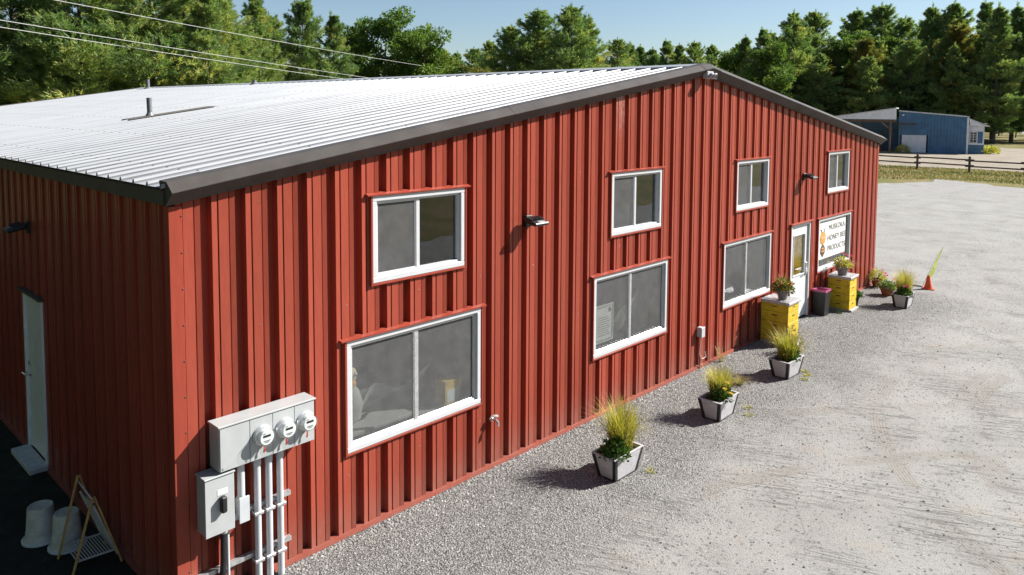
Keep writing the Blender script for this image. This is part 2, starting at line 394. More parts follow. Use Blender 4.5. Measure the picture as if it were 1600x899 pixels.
def fast_mesh(name, V, F3, mat, tint=None):
    """triangles straight from numpy arrays, with an optional per-point tint"""
    me = bpy.data.meshes.new(name); V = np.asarray(V, np.float32); F3 = np.asarray(F3, np.int32)
    me.vertices.add(len(V)); me.vertices.foreach_set('co', V.ravel())
    me.loops.add(F3.size); me.loops.foreach_set('vertex_index', F3.ravel())
    me.polygons.add(len(F3)); me.polygons.foreach_set('loop_start', np.arange(0, F3.size, 3, dtype=np.int32))
    if tint is not None:
        a = me.attributes.new('tint', 'FLOAT', 'POINT'); a.data.foreach_set('value', np.asarray(tint, np.float32))
    me.update(calc_edges=True); me.materials.append(MATS[mat]); return me

# ================================================================== THE SETTING
def sheet(name, outline, z, mat, kind='structure'):
    me = bpy.data.meshes.new(name); me.from_pydata([(x, y, z) for x, y in outline], [], [tuple(range(len(outline)))])
    me.materials.append(MATS[mat]); return link(name, me, None, kind)
rng = np.random.default_rng(7); random.seed(7)
sheet('ground', [(-900, -900), (1500, -900), (1500, 1500), (-900, 1500)], -.02, 'meadow')
def wob(x0, y0, x1, y1, amp, step, seed):
    g = np.random.default_rng(seed); L = math.hypot(x1-x0, y1-y0); k = max(2, int(L/step)); out = []
    nx, ny = -(y1-y0)/L, (x1-x0)/L; a = 0
    for i in range(k):
        t = i/k; a = a*.7+g.normal(0, amp)*.6
        if i == 0: a = 0
        out.append((x0+(x1-x0)*t+nx*a, y0+(y1-y0)*t+ny*a))
    return out
lot = (wob(-30, -12.0, 42, -13, .5, .8, 1) + wob(42, -13, 52, -8, .5, .6, 2) + wob(52, -8, 48.3, 2.2, .35, .4, 3)
       + wob(48.3, 2.2, 50.6, 6.6, .3, .3, 12) + wob(50.6, 6.6, 45.8, 8.2, .35, .3, 13) + wob(45.8, 8.2, 42.6, 14, .5, .4, 4) + wob(42.6, 14, 40, 27, .5, .6, 5)
       + wob(40, 27, -.03, 27, .3, 1, 6) + [(-.03, 27), (-.03, -.6)] + wob(-.03, -.6, -4, -4.5, .12, .2, 8) + [(-30, -5)])
sheet('gravel_lot', lot, .0, 'gravel')
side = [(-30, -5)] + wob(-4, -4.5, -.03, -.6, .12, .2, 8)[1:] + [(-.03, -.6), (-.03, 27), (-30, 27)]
sheet('side_yard', side, -.004, 'shade_ground')  # ground colour darkened to paint in the barn's shade
yard = wob(61.2, -14, 61.8, 6, .5, .6, 21) + wob(61.8, 6, 62.5, 40, .6, .6, 22) + wob(62.5, 40, 108, 40, .8, 1, 23) + wob(108, 40, 104, 10, .8, 1, 24) + wob(104, 10, 108, -14, .8, 1, 25)
sheet('dirt_yard', yard, .0, 'dirt')
sheet('side_road', wob(108, -6, 200, 14, .5, 2, 31) + wob(200, 28, 112, 9, .5, 2, 32), .004, 'far_road')

# ================================================================== RED BARN
PIT, X0, WD, LEN, SL = .305, .355, 17.15, 24.0, .158
RX = WD/2
def roof_z(x): return 3.65+SL*min(x, WD-x)
barn = thing('metal_barn', 'red ribbed steel barn with a low white metal gable roof and dark trim', 'barn')
PROF = [(0, 0), (.050, -.006), (.052, -.018), (.060, -.018), (.062, -.002), (.149, -.002), (.151, -.018), (.161, -.018), (.163, -.010), (.206, 0), (.210, -.086), (.302, -.086)]
def siding(u0, u1, start, openings, ztop, fmap, per, parent, mat='red_steel', zb=.02):
    """ribbed cladding cut into sheets three ribs wide, with openings cut out of it"""
    k0 = math.floor((u0-start)/PIT)
    us = []
    for k in range(k0, int((u1-start)/PIT)+2):
        for (a, d) in PROF: us.append((start+k*PIT+a, d))
    def depth(u):
        for (a, da), (b, db) in zip(us, us[1:]):
            if a <= u <= b: return da+(db-da)*(u-a)/max(b-a, 1e-6)
        return 0
    cuts = sorted({round(u, 5) for u, _ in us if u0 < u < u1} | {u0, u1} | {round(e, 5) for o in openings for e in o[:2] if u0 < e < u1})
    if ztop.__name__ != 'flat' and u0 < RX < u1: cuts = sorted(set(cuts) | {RX})
    sheets = {}
    for a, b in zip(cuts, cuts[1:]):
        key = int(((a+b)/2-start)//(PIT*per)); mb = sheets.setdefault(key, [])
        mid = (a+b)/2; iv = [(zb, None)]
        hs = sorted([(o[2], o[3]) for o in openings if o[0] < mid < o[1]])
        z = zb; spans = []
        for (c, d) in hs: spans.append((z, c)); z = d
        spans.append((z, None))
        da, db = depth(a+1e-6), depth(b-1e-6)
        for (c, d) in spans:
            ta, tb = (ztop(a), ztop(b)) if d is None else (d, d)
            mb.append((a, b, c, max(ta, tb), (fmap(a, da, c), fmap(b, db, c), fmap(b, db, tb), fmap(a, da, ta))))
    for key in sorted(sheets):          # a sheet cut right through by an opening falls into separate pieces
        todo = list(sheets[key])
        while todo:
            grp = [todo.pop(0)]; k = 0
            while k < len(grp):
                q = grp[k]; near = [r for r in todo if (abs(r[0]-q[1]) < 1e-6 or abs(r[1]-q[0]) < 1e-6) and r[2] < q[3]-1e-4 and r[3] > q[2]+1e-4]
                for r in near: todo.remove(r)
                grp += near; k += 1
            mb = MB()
            for q in grp: mb.quad(*q[4])
            mb.build('siding_sheet', mat, parent)
UP = [(1.994, 3.256), (6.05, 7.333), (9.745, 11.018), (13.904, 15.14)]
LO = [(1.672, 3.516), (5.673, 7.539), (9.342, 11.194), (13.484, 15.369)]
ZU, ZL = (2.521, 3.413), (.851, 1.995)
DOOR = (12.10, 13.06, .02, 2.01)
ops = [(a+.03, b-.03, ZU[0]+.03, ZU[1]-.03) for a, b in UP]+[(a+.03, b-.03, ZL[0]+.03, ZL[1]-.03) for a, b in LO]+[DOOR]
def gable(x): return roof_z(x)-.05
def flat(x): return 3.61
siding(.02, WD-.02, X0, ops, gable, lambda u, d, z: (u, -d, z), 3, barn)
SD = (3.70, 4.48, .05, 2.03)
siding(.02, LEN-.02, .2, [SD], flat, lambda u, d, z: (-d, u, z), 3, barn)
siding(.02, LEN-.02, .2, [], flat, lambda u, d, z: (WD+d, u, z), 3, barn)
siding(.02, WD-.02, X0, [], gable, lambda u, d, z: (u, LEN+d, z), 3, barn)
# interior shell so that the rooms behind the glass are closed and dark
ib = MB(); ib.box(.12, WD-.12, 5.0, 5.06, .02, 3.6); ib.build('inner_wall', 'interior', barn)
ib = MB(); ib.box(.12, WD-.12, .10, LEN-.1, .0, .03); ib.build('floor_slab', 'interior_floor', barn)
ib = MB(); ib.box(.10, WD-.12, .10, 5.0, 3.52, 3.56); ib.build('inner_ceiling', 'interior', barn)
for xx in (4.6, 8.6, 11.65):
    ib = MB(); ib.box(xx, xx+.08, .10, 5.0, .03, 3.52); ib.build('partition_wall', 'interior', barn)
ib = MB()
holes = sorted(ops)
# lining of the front wall between the openings
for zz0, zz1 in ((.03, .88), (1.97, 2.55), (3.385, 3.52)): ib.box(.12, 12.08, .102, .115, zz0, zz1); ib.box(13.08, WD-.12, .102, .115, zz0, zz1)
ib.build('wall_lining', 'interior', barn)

# --- roof sheets, three ribs each
def roof_side(sgn):
    ys = []; y = -.03; rib0 = .292-PIT
    prof = [(-.030, 0), (-.014, .032), (.014, .032), (.030, 0)]
    pts = [(-.03, 0)]
    k = 0
    while True:
        c = rib0+k*PIT
        if c > LEN-.05: break
        for a, h in prof:
            if c+a > -.03: pts.append((c+a, h))
        for s in (.09, .155): pts.extend([(c+s-.006, 0), (c+s, .004), (c+s+.006, 0)]) if c+s < LEN-.05 else None
        k += 1
    pts.append((LEN, 0)); pts.sort()
    xe = -.055
    def P(x, y, h):
        z = 3.65+SL*x+h; return (x if sgn > 0 else WD-x, y, z)
    sheets = {}
    for (ya, ha), (yb, hb) in zip(pts, pts[1:]):
        mb = sheets.setdefault(int(((ya+yb)/2-rib0+PIT*.4)//(PIT*3)), MB())
        mb.quad(P(xe, ya, ha), P(RX, ya, ha), P(RX, yb, hb), P(xe, yb, hb))
        if ha > .01 or hb > .01: mb.quad(P(xe, ya, ha), P(xe, yb, hb), P(xe, yb, -.006), P(xe, ya, -.006))
    for i in sorted(sheets): sheets[i].build('roof_sheet', 'white_roof', barn)
roof_side(1); roof_side(-1)
sc = MB(); g = np.random.default_rng(3)
for k in range(int(LEN/PIT)):
    y = .292+k*PIT
    for j in range(8):
        x = .35+j*1.16+g.normal(0, .012)
        z = 3.65+SL*x+.032; r = .011
        sc.poly([(x-r, y-r, z), (x+r, y-r, z), (x+r, y+r, z), (x-r, y+r, z), (x, y, z+.011)], [(0, 1, 4), (1, 2, 4), (2, 3, 4), (3, 0, 4)])
sc.build('roof_screws', 'screw', barn, kind='stuff')
sc = MB()                                # dark strips that paint in a shade line along the foot of each rib
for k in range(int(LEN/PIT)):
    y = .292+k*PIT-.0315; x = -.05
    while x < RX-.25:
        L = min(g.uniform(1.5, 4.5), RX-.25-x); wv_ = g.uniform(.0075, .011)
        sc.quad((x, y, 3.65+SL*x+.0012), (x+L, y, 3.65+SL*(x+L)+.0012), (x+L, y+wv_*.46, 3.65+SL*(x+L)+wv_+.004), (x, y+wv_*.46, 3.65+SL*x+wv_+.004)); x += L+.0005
sc.build('rib_shade', 'rib_shade_grey', barn, kind='stuff')
rc = MB()
for sgn in (-1, 1):
    rc.quad((RX, -.02, 5.055), (RX+sgn*.22, -.02, 5.055-.22*SL-.012), (RX+sgn*.22, LEN, 5.055-.22*SL-.012), (RX, LEN, 5.055))
    rc.quad((RX+sgn*.22, -.02, 5.055-.22*SL-.012), (RX+sgn*.235, -.02, 5.055-.22*SL-.045), (RX+sgn*.235, LEN, 5.055-.22*SL-.045), (RX+sgn*.22, LEN, 5.055-.22*SL-.012))
rc.build('ridge_cap', 'white_roof', barn)
# --- rake trim: flat cap, sloping face, undercut face and lip
RAKE = [(.09, .036), (.085, .050), (-.050, .046), (-.060, .041), (-.158, -.030), (-.158, -.038), (-.052, -.130), (-.042, -.135), (-.040, -.150), (.0, -.153)]
def rake(xa, xb, grow, far=False):
    mb = MB(); pr = [(y*(1+grow), h+(grow*.1 if h > 0 else 0)) for y, h in RAKE]
    def q(x, y, h): return (x, (LEN-y if far else y), roof_z(x)+h)
    for (y0, h0), (y1, h1) in zip(pr, pr[1:]):
        mb.quad(q(xa, y0, h0), q(xb, y0, h0), q(xb, y1, h1), q(xa, y1, h1))
    for x in (xa, xb):
        mb.quad(*[q(x, y, h) for y, h in pr])
    return mb.build('rake_trim', 'dark_trim', barn)
for xa, xb, gr in ((-.035, .30, .03), (.28, 3.95, 0), (3.93, RX-.22, .02), (RX+.22, 12.9, 0), (12.88, WD+.09, .02)):
    rake(xa, xb, gr)
rake(-.09, RX, 0, True); rake(RX, WD+.09, 0, True)
mb = MB(); pr = [(y*1.05, h+.004) for y, h in RAKE]
def q3(x, y, h): return (x, y, roof_z(x)+h)
for a, b in ((RX-.25, RX), (RX, RX+.25)):
    for (y0, h0), (y1, h1) in zip(pr, pr[1:]): mb.quad(q3(a, y0, h0), q3(b, y0, h0), q3(b, y1, h1), q3(a, y1, h1))
mb.build('ridge_trim', 'dark_trim', barn)
for sgn, x in ((-1, 0), (1, WD)):
    for (ya, yb, o) in ((-.02, 7.9, 0), (7.88, 16.1, .003), (16.08, LEN, 0)):
        e = MB(); xs = x+sgn*(.045+o)
        e.quad((x+sgn*.058, ya, 3.632), (x+sgn*.058, yb, 3.632), (xs, yb, 3.615), (xs, ya, 3.615))
        e.quad((xs, ya, 3.615), (xs, yb, 3.615), (xs, yb, 3.50), (xs, ya, 3.50))
        e.quad((xs, ya, 3.50), (xs, yb, 3.50), (x+sgn*.004, yb, 3.49), (x+sgn*.004, ya, 3.49))
        e.build('eave_trim', 'dark_trim', barn)
for (x, y, sx, sy) in ((0, 0, 1, 1), (WD, 0, -1, 1), (0, LEN, 1, -1), (WD, LEN, -1, -1)):
    c = MB(); o = .007
    xa, xb = sorted((x-sx*o, x+sx*.105)); ya, yb = sorted((y-sy*o, y+sy*.004)); c.bbox(xa, xb, ya, yb, .015, 3.485, .003)
    ya, yb = sorted((y+sy*.006, y+sy*.10)); xa, xb = sorted((x-sx*o, x+sx*.004)); c.bbox(xa, xb, ya, yb, .015, 3.485, .003)
    c.build('corner_trim', 'red_trim', barn)
sc = MB()
for z in np.arange(.35, 3.5, .305):
    sc.lathe([(.007, 0), (.007, .004), (.004, .006)], 6, (.098, -.007, z), Matrix.Rotation(R(90), 3, 'X'))
for k in range(1, 54, 3):
    for z in (.62, 1.55, 2.35, 3.46):
        u = X0+k*PIT+.12
        if any(o[0]-.1 < u < o[1]+.1 and o[2]-.1 < z < o[3]+.1 for o in ops): continue
        sc.lathe([(.007, 0), (.007, .004), (.004, .006)], 6, (u, .006, z), Matrix.Rotation(R(90), 3, 'X'))
sc.build('wall_screws', 'screw', barn, kind='stuff')
for (xa, xb) in ((.0, 4.6), (4.603, 9.2), (9.203, 12.08), (13.08, WD)):
    b = MB(); b.poly([(xa, .05, .048), (xa, -.022, .042), (xa, -.030, .004), (xa, .05, .002), (xb, .05, .048), (xb, -.022, .042), (xb, -.030, .004), (xb, .05, .002)],
                     [(0, 1, 5, 4), (1, 2, 6, 5), (2, 3, 7, 6), (0, 3, 2, 1), (4, 5, 6, 7)]); b.build('base_trim', 'red_trim', barn)
for (ya, yb) in ((.04, 3.62), (4.56, LEN)):
    b = MB(); b.box(-.030, .05, ya, yb, .004, .048); b.build('base_trim', 'red_trim', barn)

# --- windows
def rect_frame(mb, x0, x1, z0, z1, wd, ya, yb, bv=.004):
    mb.bbox(x0, x1, ya, yb, z0, z0+wd, bv); mb.bbox(x0, x1, ya, yb, z1-wd, z1, bv)
    mb.bbox(x0, x0+wd, ya+.0015, yb, z0+wd*.98, z1-wd*.98, bv); mb.bbox(x1-wd, x1, ya+.0015, yb, z0+wd*.98, z1-wd*.98, bv)
def make_window(x0, x1, z0, z1, style):
    fr = MB(); rect_frame(fr, x0, x1, z0, z1, .058, -.022, .06, .006)
    win = fr.build('window', 'white_vinyl', barn)
    i = MB(); rect_frame(i, x0+.057, x1-.057, z0+.057, z1-.057, .022, .004, .066); i.build('inner_frame', 'white_vinyl', win)
    xm = (x0+x1)/2-.02; a, b, c, d = x0+.08, x1-.08, z0+.08, z1-.08
    if style != 'fixed':
        mu = MB(); mu.bbox(xm-.026, xm+.026, .012, .062, c-.002, d+.002, .005)
        mu.build('meeting_rail', 'white_vinyl' if style == 'upper' else 'galvanised', win)
        for (p, q) in ((a-.004, xm-.02), (xm+.02, b+.004)):
            gl = MB(); gl.box(p, q, .046, .050, c-.004, d+.004); gl.build('pane', 'glass', win)
            halves = (p < xm-.1) if style == 'upper' else True
            if halves:
                s = MB(); s.quad((p+.004, .026, c), (q-.004, .026, c), (q-.004, .026, d), (p+.004, .026, d)); s.build('screen', 'insect_screen', win)
                s = MB(); rect_frame(s, p+.004, q-.004, c-.002, d+.002, .014, .018, .030, .002)
                s.build('screen_frame', 'galvanised' if style == 'lower' else 'white_vinyl', win)
    else:
        gl = MB(); gl.box(a-.004, b+.004, .030, .034, c-.004, d+.004); gl.build('pane', 'glass', win)
    # red steel flashings round the opening
    h = MB(); h.poly([(x0-.07, .03, z1+.034), (x0-.07, -.046, z1+.016), (x0-.07, -.045, z1+.003), (x0-.07, .03, z1+.002),
                      (x1+.07, .03, z1+.034), (x1+.07, -.046, z1+.016), (x1+.07, -.045, z1+.003), (x1+.07, .03, z1+.002)],
                     [(0, 1, 5, 4), (1, 2, 6, 5), (2, 3, 7, 6), (0, 3, 2, 1), (4, 5, 6, 7)])
    h.build('head_flashing', 'red_trim', win)
    j = MB(); j.bbox(x0-.022, x0-.002, -.028, .03, z0-.03, z1+.002, .002); j.bbox(x1+.002, x1+.022, -.028, .03, z0-.03, z1+.002, .002)
    j.bbox(x0-.0015, x1+.0015, -.028, .03, z0-.024, z0-.002, .002); j.build('side_flashing', 'red_trim', win)
    return win
for a, b in UP: make_window(a, b, *ZU, 'upper')
for i, (a, b) in enumerate(LO): make_window(a, b, *ZL, 'fixed' if i == 3 else 'lower')
# --- shop door
x0, x1, z0, z1 = DOOR
d = MB(); d.bbox(x0+.06, x1-.06, .018, .062, z0+.03, z0+.92, .004); d.bbox(x0+.06, x0+.20, .018, .062, z0+.92, z1-.055, .004)
d.bbox(x1-.20, x1-.06, .018, .062, z0+.92, z1-.055, .004); d.bbox(x0+.20, x1-.20, .018, .062, z1-.24, z1-.055, .004)
door = d.build('door', 'white_door', barn)
f = MB(); f.bbox(x0, x0+.055, -.02, .07, z0, z1, .004); f.bbox(x1-.055, x1, -.02, .07, z0, z1, .004); f.bbox(x0+.055, x1-.055, -.018, .07, z1-.05, z1, .004)
f.build('door_frame', 'white_vinyl', door)
gq = MB(); gq.box(x0+.2, x1-.2, .038, .042, z0+.92, z1-.24); gq.build('door_pane', 'glass', door)
gq = MB(); rect_frame(gq, x0+.185, x1-.185, z0+.905, z1-.225, .025, .006, .02, .004); gq.build('pane_trim', 'white_vinyl', door)
hd = MB(); hd.bbox(x1-.155, x1-.095, -.012, .018, .90, 1.16, .012); hd.tube([(x1-.125, -.01, .99), (x1-.125, -.055, .99), (x1-.25, -.06, .985)], .011, 8); hd.build('handle', 'chrome', door, True)
hf = MB(); hf.bbox(x0-.06, x1+.06, -.06, .03, z1+.004, z1+.03, .004); hf.build('head_flashing', 'red_trim', door)
hf = MB(); hf.bbox(x0-.022, x0-.002, -.028, .03, .02, z1+.002, .002); hf.bbox(x1+.002, x1+.022, -.028, .03, .02, z1+.002, .002); hf.build('side_flashing', 'red_trim', door)
# --- door in the side wall
y0, y1, z0, z1 = SD
d = MB(); d.bbox(.012, .055, y0+.05, y1-.05, z0+.02, z1-.05, .004); sd = d.build('door', 'grey_door', barn); sd['label'] = 'plain grey side door'
f = MB(); f.bbox(-.02, .07, y0, y0+.048, z0, z1, .004); f.bbox(-.02, .07, y1-.048, y1, z0, z1, .004); f.bbox(-.018, .07, y0+.048, y1-.048, z1-.048, z1, .004); f.build('door_frame', 'grey_door', sd)
hd = MB(); hd.lathe([(.03, 0), (.03, .012), (.012, .02), (.012, .05)], 12, (.012, y1-.13, 1.0), Matrix.Rotation(R(-90), 3, 'Y')); hd.tube([(-.05, y1-.13, 1.0), (-.055, y1-.01, 1.0)], .010, 8)
hd.build('handle', 'chrome', sd, True)
hd = MB(); hd.lathe([(.026, 0), (.026, .02)], 12, (.012, y1-.13, 1.14), Matrix.Rotation(R(-90), 3, 'Y')); hd.build('lock', 'chrome', sd, True)
hf = MB(); hf.bbox(-.06, .03, y0-.07, y1+.07, z1+.004, z1+.03, .004); hf.build('head_flashing', 'dark_trim', sd)
st = MB(); st.bbox(-.20, .0, y0-.02, y1+.02, .0, .07, .01); st.build('door_step', 'stone_step', barn)

# --- things seen through the windows
c = MB(); g = np.random.default_rng(5)
def cloth(x0, x1, ztop, drop, y, seed):
    mb = MB(); g = np.random.default_rng(seed); nx, nz = 22, 12; ph = g.uniform(0, 6)
    for j in range(nz+1):
        for i in range(nx+1):
            s, t = i/nx, j/nz
            sag = drop*math.sin(math.pi*s)*.9+.06*math.sin(s*9+ph)
            mb.v.append((x0+(x1-x0)*s, y+.05*math.sin(s*17+ph+t*2)+.12*t, ztop-sag-t*(.28+.18*math.sin(s*5+ph))))
    for j in range(nz):
        for i in range(nx):
            a = j*(nx+1)+i; mb.f.append((a, a+1, a+nx+2, a+nx+1))
    return mb
o = cloth(1.9, 3.1, 1.42, .22, .34, 2).build('draped_cloth', 'white_cloth', None, True); tag(o, 'white draped cloth hanging behind the large window beside the meter cabinets', 'cloth')
tb = thing('display_table', 'dim display table under the white cloth behind the window next to the meters', 'table', (2.6, .75, .03))
m = MB(); m.bbox(-.75, .75, -.45, .35, .80, .84); m.build('table_top', 'white_cloth', tb)
for sx in (-.7, .7):
    for sy in (-.4, .3): m = MB(); m.box(sx-.025, sx+.025, sy-.025, sy+.025, 0, .80); m.build('leg', 'interior', tb)
o = cloth(5.85, 7.3, 1.55, .35, .30, 6).build('draped_cloth', 'white_cloth', None, True); tag(o, 'white draped cloth hanging behind the large window with the paper notice', 'cloth')
bee = thing('bee_ornament', 'round-faced bee ornament with antennae behind the large window near the meters', 'ornament', (1.86, .22, 1.55))
m = MB(); m.lathe([(.01, -.085), (.05, -.075), (.075, -.03), (.08, .02), (.06, .065), (.02, .085)], 14); m.build('head', 'bee_cream', bee, True)
m = MB(); m.lathe([(.01, -.05), (.055, -.03), (.06, .0), (.045, .03)], 12, (0, -.025, -.075)); m.build('muzzle', 'bee_orange', bee, True)
for s in (-1, 1):
    m = MB(); m.lathe([(.003, -.02), (.018, -.01), (.02, .01), (.004, .028)], 10, (s*.028, -.072, .02)); e = m.build('eye', 'petal_white', bee, True)
    m = MB(); m.lathe([(.002, -.008), (.009, 0), (.002, .008)], 8, (s*.024, -.094, .015)); m.build('pupil', 'print_ink', e, True)
    m = MB(); m.tube([(s*.03, 0, .07), (s*.06, -.01, .13), (s*.11, -.02, .14), (s*.13, -.02, .09)], .006, 6); m.build('antenna', 'print_ink', bee, True)
m = MB(); m.lathe([(.03, -.52), (.12, -.45), (.14, -.30), (.10, -.16), (.04, -.09)], 14); m.build('body', 'white_cloth', bee, True)
bx = thing('cardboard_carton', 'tan carton standing behind the large window by the meters', 'carton', (3.22, .22, .87))
m = MB(); m.bbox(-.13, .13, -.09, .09, 0, .30); m.build('carton_body', 'honey_yellow', bx)
m = MB(); m.quad((-.10, -.0925, .05), (.10, -.0925, .05), (.10, -.0925, .2), (-.10, -.0925, .2)); m.build('carton_label', 'paper', bx)
sh = thing('window_shelf', 'plain shelf behind the large window by the meters carrying the tan carton', 'shelf', (3.12, .25, .80))
m = MB(); m.bbox(-.35, .35, -.14, .14, 0.04, .068); m.build('shelf_board', 'interior', sh)
for s in (-.3, .3): m = MB(); m.box(s-.01, s+.01, -.12, .12, 0, .04); m.build('bracket', 'interior', sh)
po = thing('paper_notice', 'white paper notice with a ruled border taped inside the second large window', 'notice', (6.0, .062, 1.0))
m = MB(); m.box(-.20, .24, .0, .003, 0, .54); m.build('paper_sheet', 'paper', po)
m = MB()
for a in (.02, .035):
    for (p, q, r_, s_) in ((-.2+a, .24-a, a, a+.004), (-.2+a, .24-a, .54-a-.004, .54-a), (-.2+a, -.196+a, a, .54-a), (.236-a, .24-a, a, .54-a)): m.box(p, q, -.003, -.001, r_, s_)
for k in range(9): m.box(-.13, .17-.03*(k % 3), -.003, -.001, .10+k*.032, .106+k*.032)
m.lathe([(.035, 0), (.035, .002)], 10, (.15, -.001, .45), Matrix.Rotation(R(90), 3, 'X')); m.build('printing', 'print_ink', po)
sg = thing('window_sign', 'white sign with a bee emblem and black hand lettering in the shop window', 'sign', (13.575, .018, 1.09))
m = MB(); m.box(0, 1.56, 0, .006, 0, .79); m.build('sign_panel', 'paper', sg)
def text_part(body, size, x, z, parent, mat, y=-.003, font_shear=0):
    cu = bpy.data.curves.new('t', 'FONT'); cu.body = body; cu.size = size; cu.extrude = .001; cu.shear = font_shear; cu.space_character = 1.08
    to = bpy.data.objects.new('t', cu); COL.objects.link(to)
    me = bpy.data.meshes.new_from_object(to.evaluated_get(bpy.context.evaluated_depsgraph_get())); bpy.data.objects.remove(to)
    me.transform(Matrix.Translation((x, y, z)) @ Matrix.Rotation(R(90), 4, 'X') @ Matrix.Scale(1.15, 4, (1, 0, 0)))
    me.materials.append(MATS[mat]); me.name = 'lettering'
    return link('lettering', me, parent)
for body, x, z in (('MUSKOKA', .56, .60), ('HONEY BEE', .50, .37), ('PRODUCTS', .52, .14)): text_part(body, .165, x, z, sg, 'print_ink')
be = MB(); be.lathe([(.01, -.15), (.12, -.11), (.17, 0), (.14, .09), (.03, .14)], 14, (.25, -.002, .46), Matrix.Scale(.05, 3, (0, 1, 0))); eb = be.build('emblem_head', 'bee_orange', sg, True)
be = MB(); be.lathe([(.01, -.16), (.13, -.06), (.12, .05), (.03, .12)], 12, (.25, -.002, .20), Matrix.Scale(.05, 3, (0, 1, 0))); eb2 = be.build('emblem_body', 'bee_brown', sg, True)
be = MB(); be.box(.16, .32, -.011, -.008, .16, .19); be.box(.17, .31, -.011, -.008, .22, .25); be.build('emblem_stripe', 'bee_orange', eb2)
be = MB()
for s in (-1, 1): be.tube([(.24+s*.05, -.004, .56), (.24+s*.08, -.004, .64), (.24+s*.14, -.004, .66)], .006, 6)
be.build('emblem_antennae', 'print_ink', sg)
be = MB()
for s in (-1, 1): be.lathe([(.022, 0), (.022, .003)], 10, (.24+s*.045, -.010, .47), Matrix.Rotation(R(90), 3, 'X'))
be.build('emblem_eyes', 'petal_white', sg)
sh = thing('jar_shelf', 'low shelf carrying amber jars behind the shop window under the sign', 'shelf', (14.4, .32, .80))
m = MB(); m.bbox(-.85, .85, -.13, .13, .02, .05); m.build('shelf_board', 'old_wood', sh)
for s in (-.8, .8): m = MB(); m.box(s-.012, s+.012, -.11, .11, -.05, .02); m.build('bracket', 'interior', sh)
jm = MB(); jm.lathe([(.05, 0), (.055, .01), (.055, .12), (.04, .14)], 12)
lm = MB(); lm.lathe([(.046, .14), (.046, .165)], 12)
j0 = jm.build('honey_jar', 'honey_yellow', None, True); tag(j0, 'small amber jar on the shelf behind the shop window', 'jar', 'amber jars in the shop window'); l0 = lm.build('lid', 'shed_white', j0, True)
for k in range(9):
    if k == 0: j = j0
    else:
        j = j0.copy(); COL.objects.link(j); q = l0.copy(); COL.objects.link(q); q.parent = j
    j.location = (13.72+k*.165, .30+.03*(k % 2), .85)
cu = MB()
for k in range(16):
    x = 12.28+k*.035; cu.quad((x, .055+.02*(k % 2), .90), (x+.035, .055+.02*((k+1) % 2), .90), (x+.035, .055+.02*((k+1) % 2), 1.80), (x, .055+.02*(k % 2), 1.80))
o = cu.build('door_curtain', 'honey_yellow'); tag(o, 'yellow pleated curtain hanging inside the glazed shop door', 'curtain')
rd = thing('curtain_rod', 'thin rod carrying the yellow curtain inside the shop door', 'rod', (12.55, .080, 1.80)); m = MB(); m.tube([(-.30, 0, 0), (.30, 0, 0)], .008, 8); m.build('rod', 'chrome', rd)
m = MB()
for s in (-.30, .30): m.box(s-.01, s+.01, -.02, .01, -.015, .015)
m.build('rod_bracket', 'chrome', rd)

# ================================================================== FIXTURES ON THE BARN
def wall_light(label, loc, rz=0):
    t = thing('wall_light', label, 'light', loc, rz, None)
    m = MB(); m.bbox(-.055, .055, -.035, .04, -.08, .06, .008); m.build('wall_plate', 'black_plastic', t)
    m = MB(); m.bbox(-.03, .03, -.12, -.03, -.035, .03, .008); m.build('arm', 'black_plastic', t)
    Mh = Matrix.Translation((0, -.075, .035)) @ Matrix.Rotation(R(14), 4, 'X')
    m = MB(); m.bbox(-.125, .125, -.18, .02, -.045, .0, .012, Mh); h = m.build('lamp_head', 'black_plastic', t)
    m = MB()
    for k in range(7): m.box(-.11+k*.034, -.10+k*.034, -.10, .0, .0, .02, Mh)
    m.build('cooling_fin', 'black_plastic', h)
    m = MB(); m.bbox(-.06, .06, -.165, -.12, .001, .010, .003, Mh); m.build('light_sensor', 'lead', h)
    m = MB(); m.box(-.105, .105, -.165, -.01, -.050, -.0455, Mh); m.build('lens', 'glass', h)
    return t
wall_light('black wall floodlight above and between the two windows nearest the meters', (4.33, .0, 2.93))
wall_light('black wall floodlight above the white shop door', (12.66, .0, 2.97))
wall_light('black wall floodlight high on the shaded side wall above its grey door', (.0, 4.15, 2.86), R(-90))
sl_ = thing('gable_light', 'small grey twin spotlight fixed at the peak of the gable', 'light', (8.5, -.12, 4.86))
m = MB(); m.bbox(-.10, .10, -.03, .06, -.06, .06, .008); m.build('back_box', 'grey_box', sl_)
for s in (-1, 1):
    m = MB(); m.lathe([(.02, 0), (.045, .02), (.05, .07), (.044, .075)], 14, (s*.05, -.03, -.01), Matrix.Rotation(R(100), 3, 'X')); k = m.build('spot_head', 'pvc', sl_, True)
    m = MB(); m.lathe([(.038, .076), (.036, .08)], 14, (s*.05, -.03, -.01), Matrix.Rotation(R(100), 3, 'X')); m.build('lens', 'black_plastic', k, True)
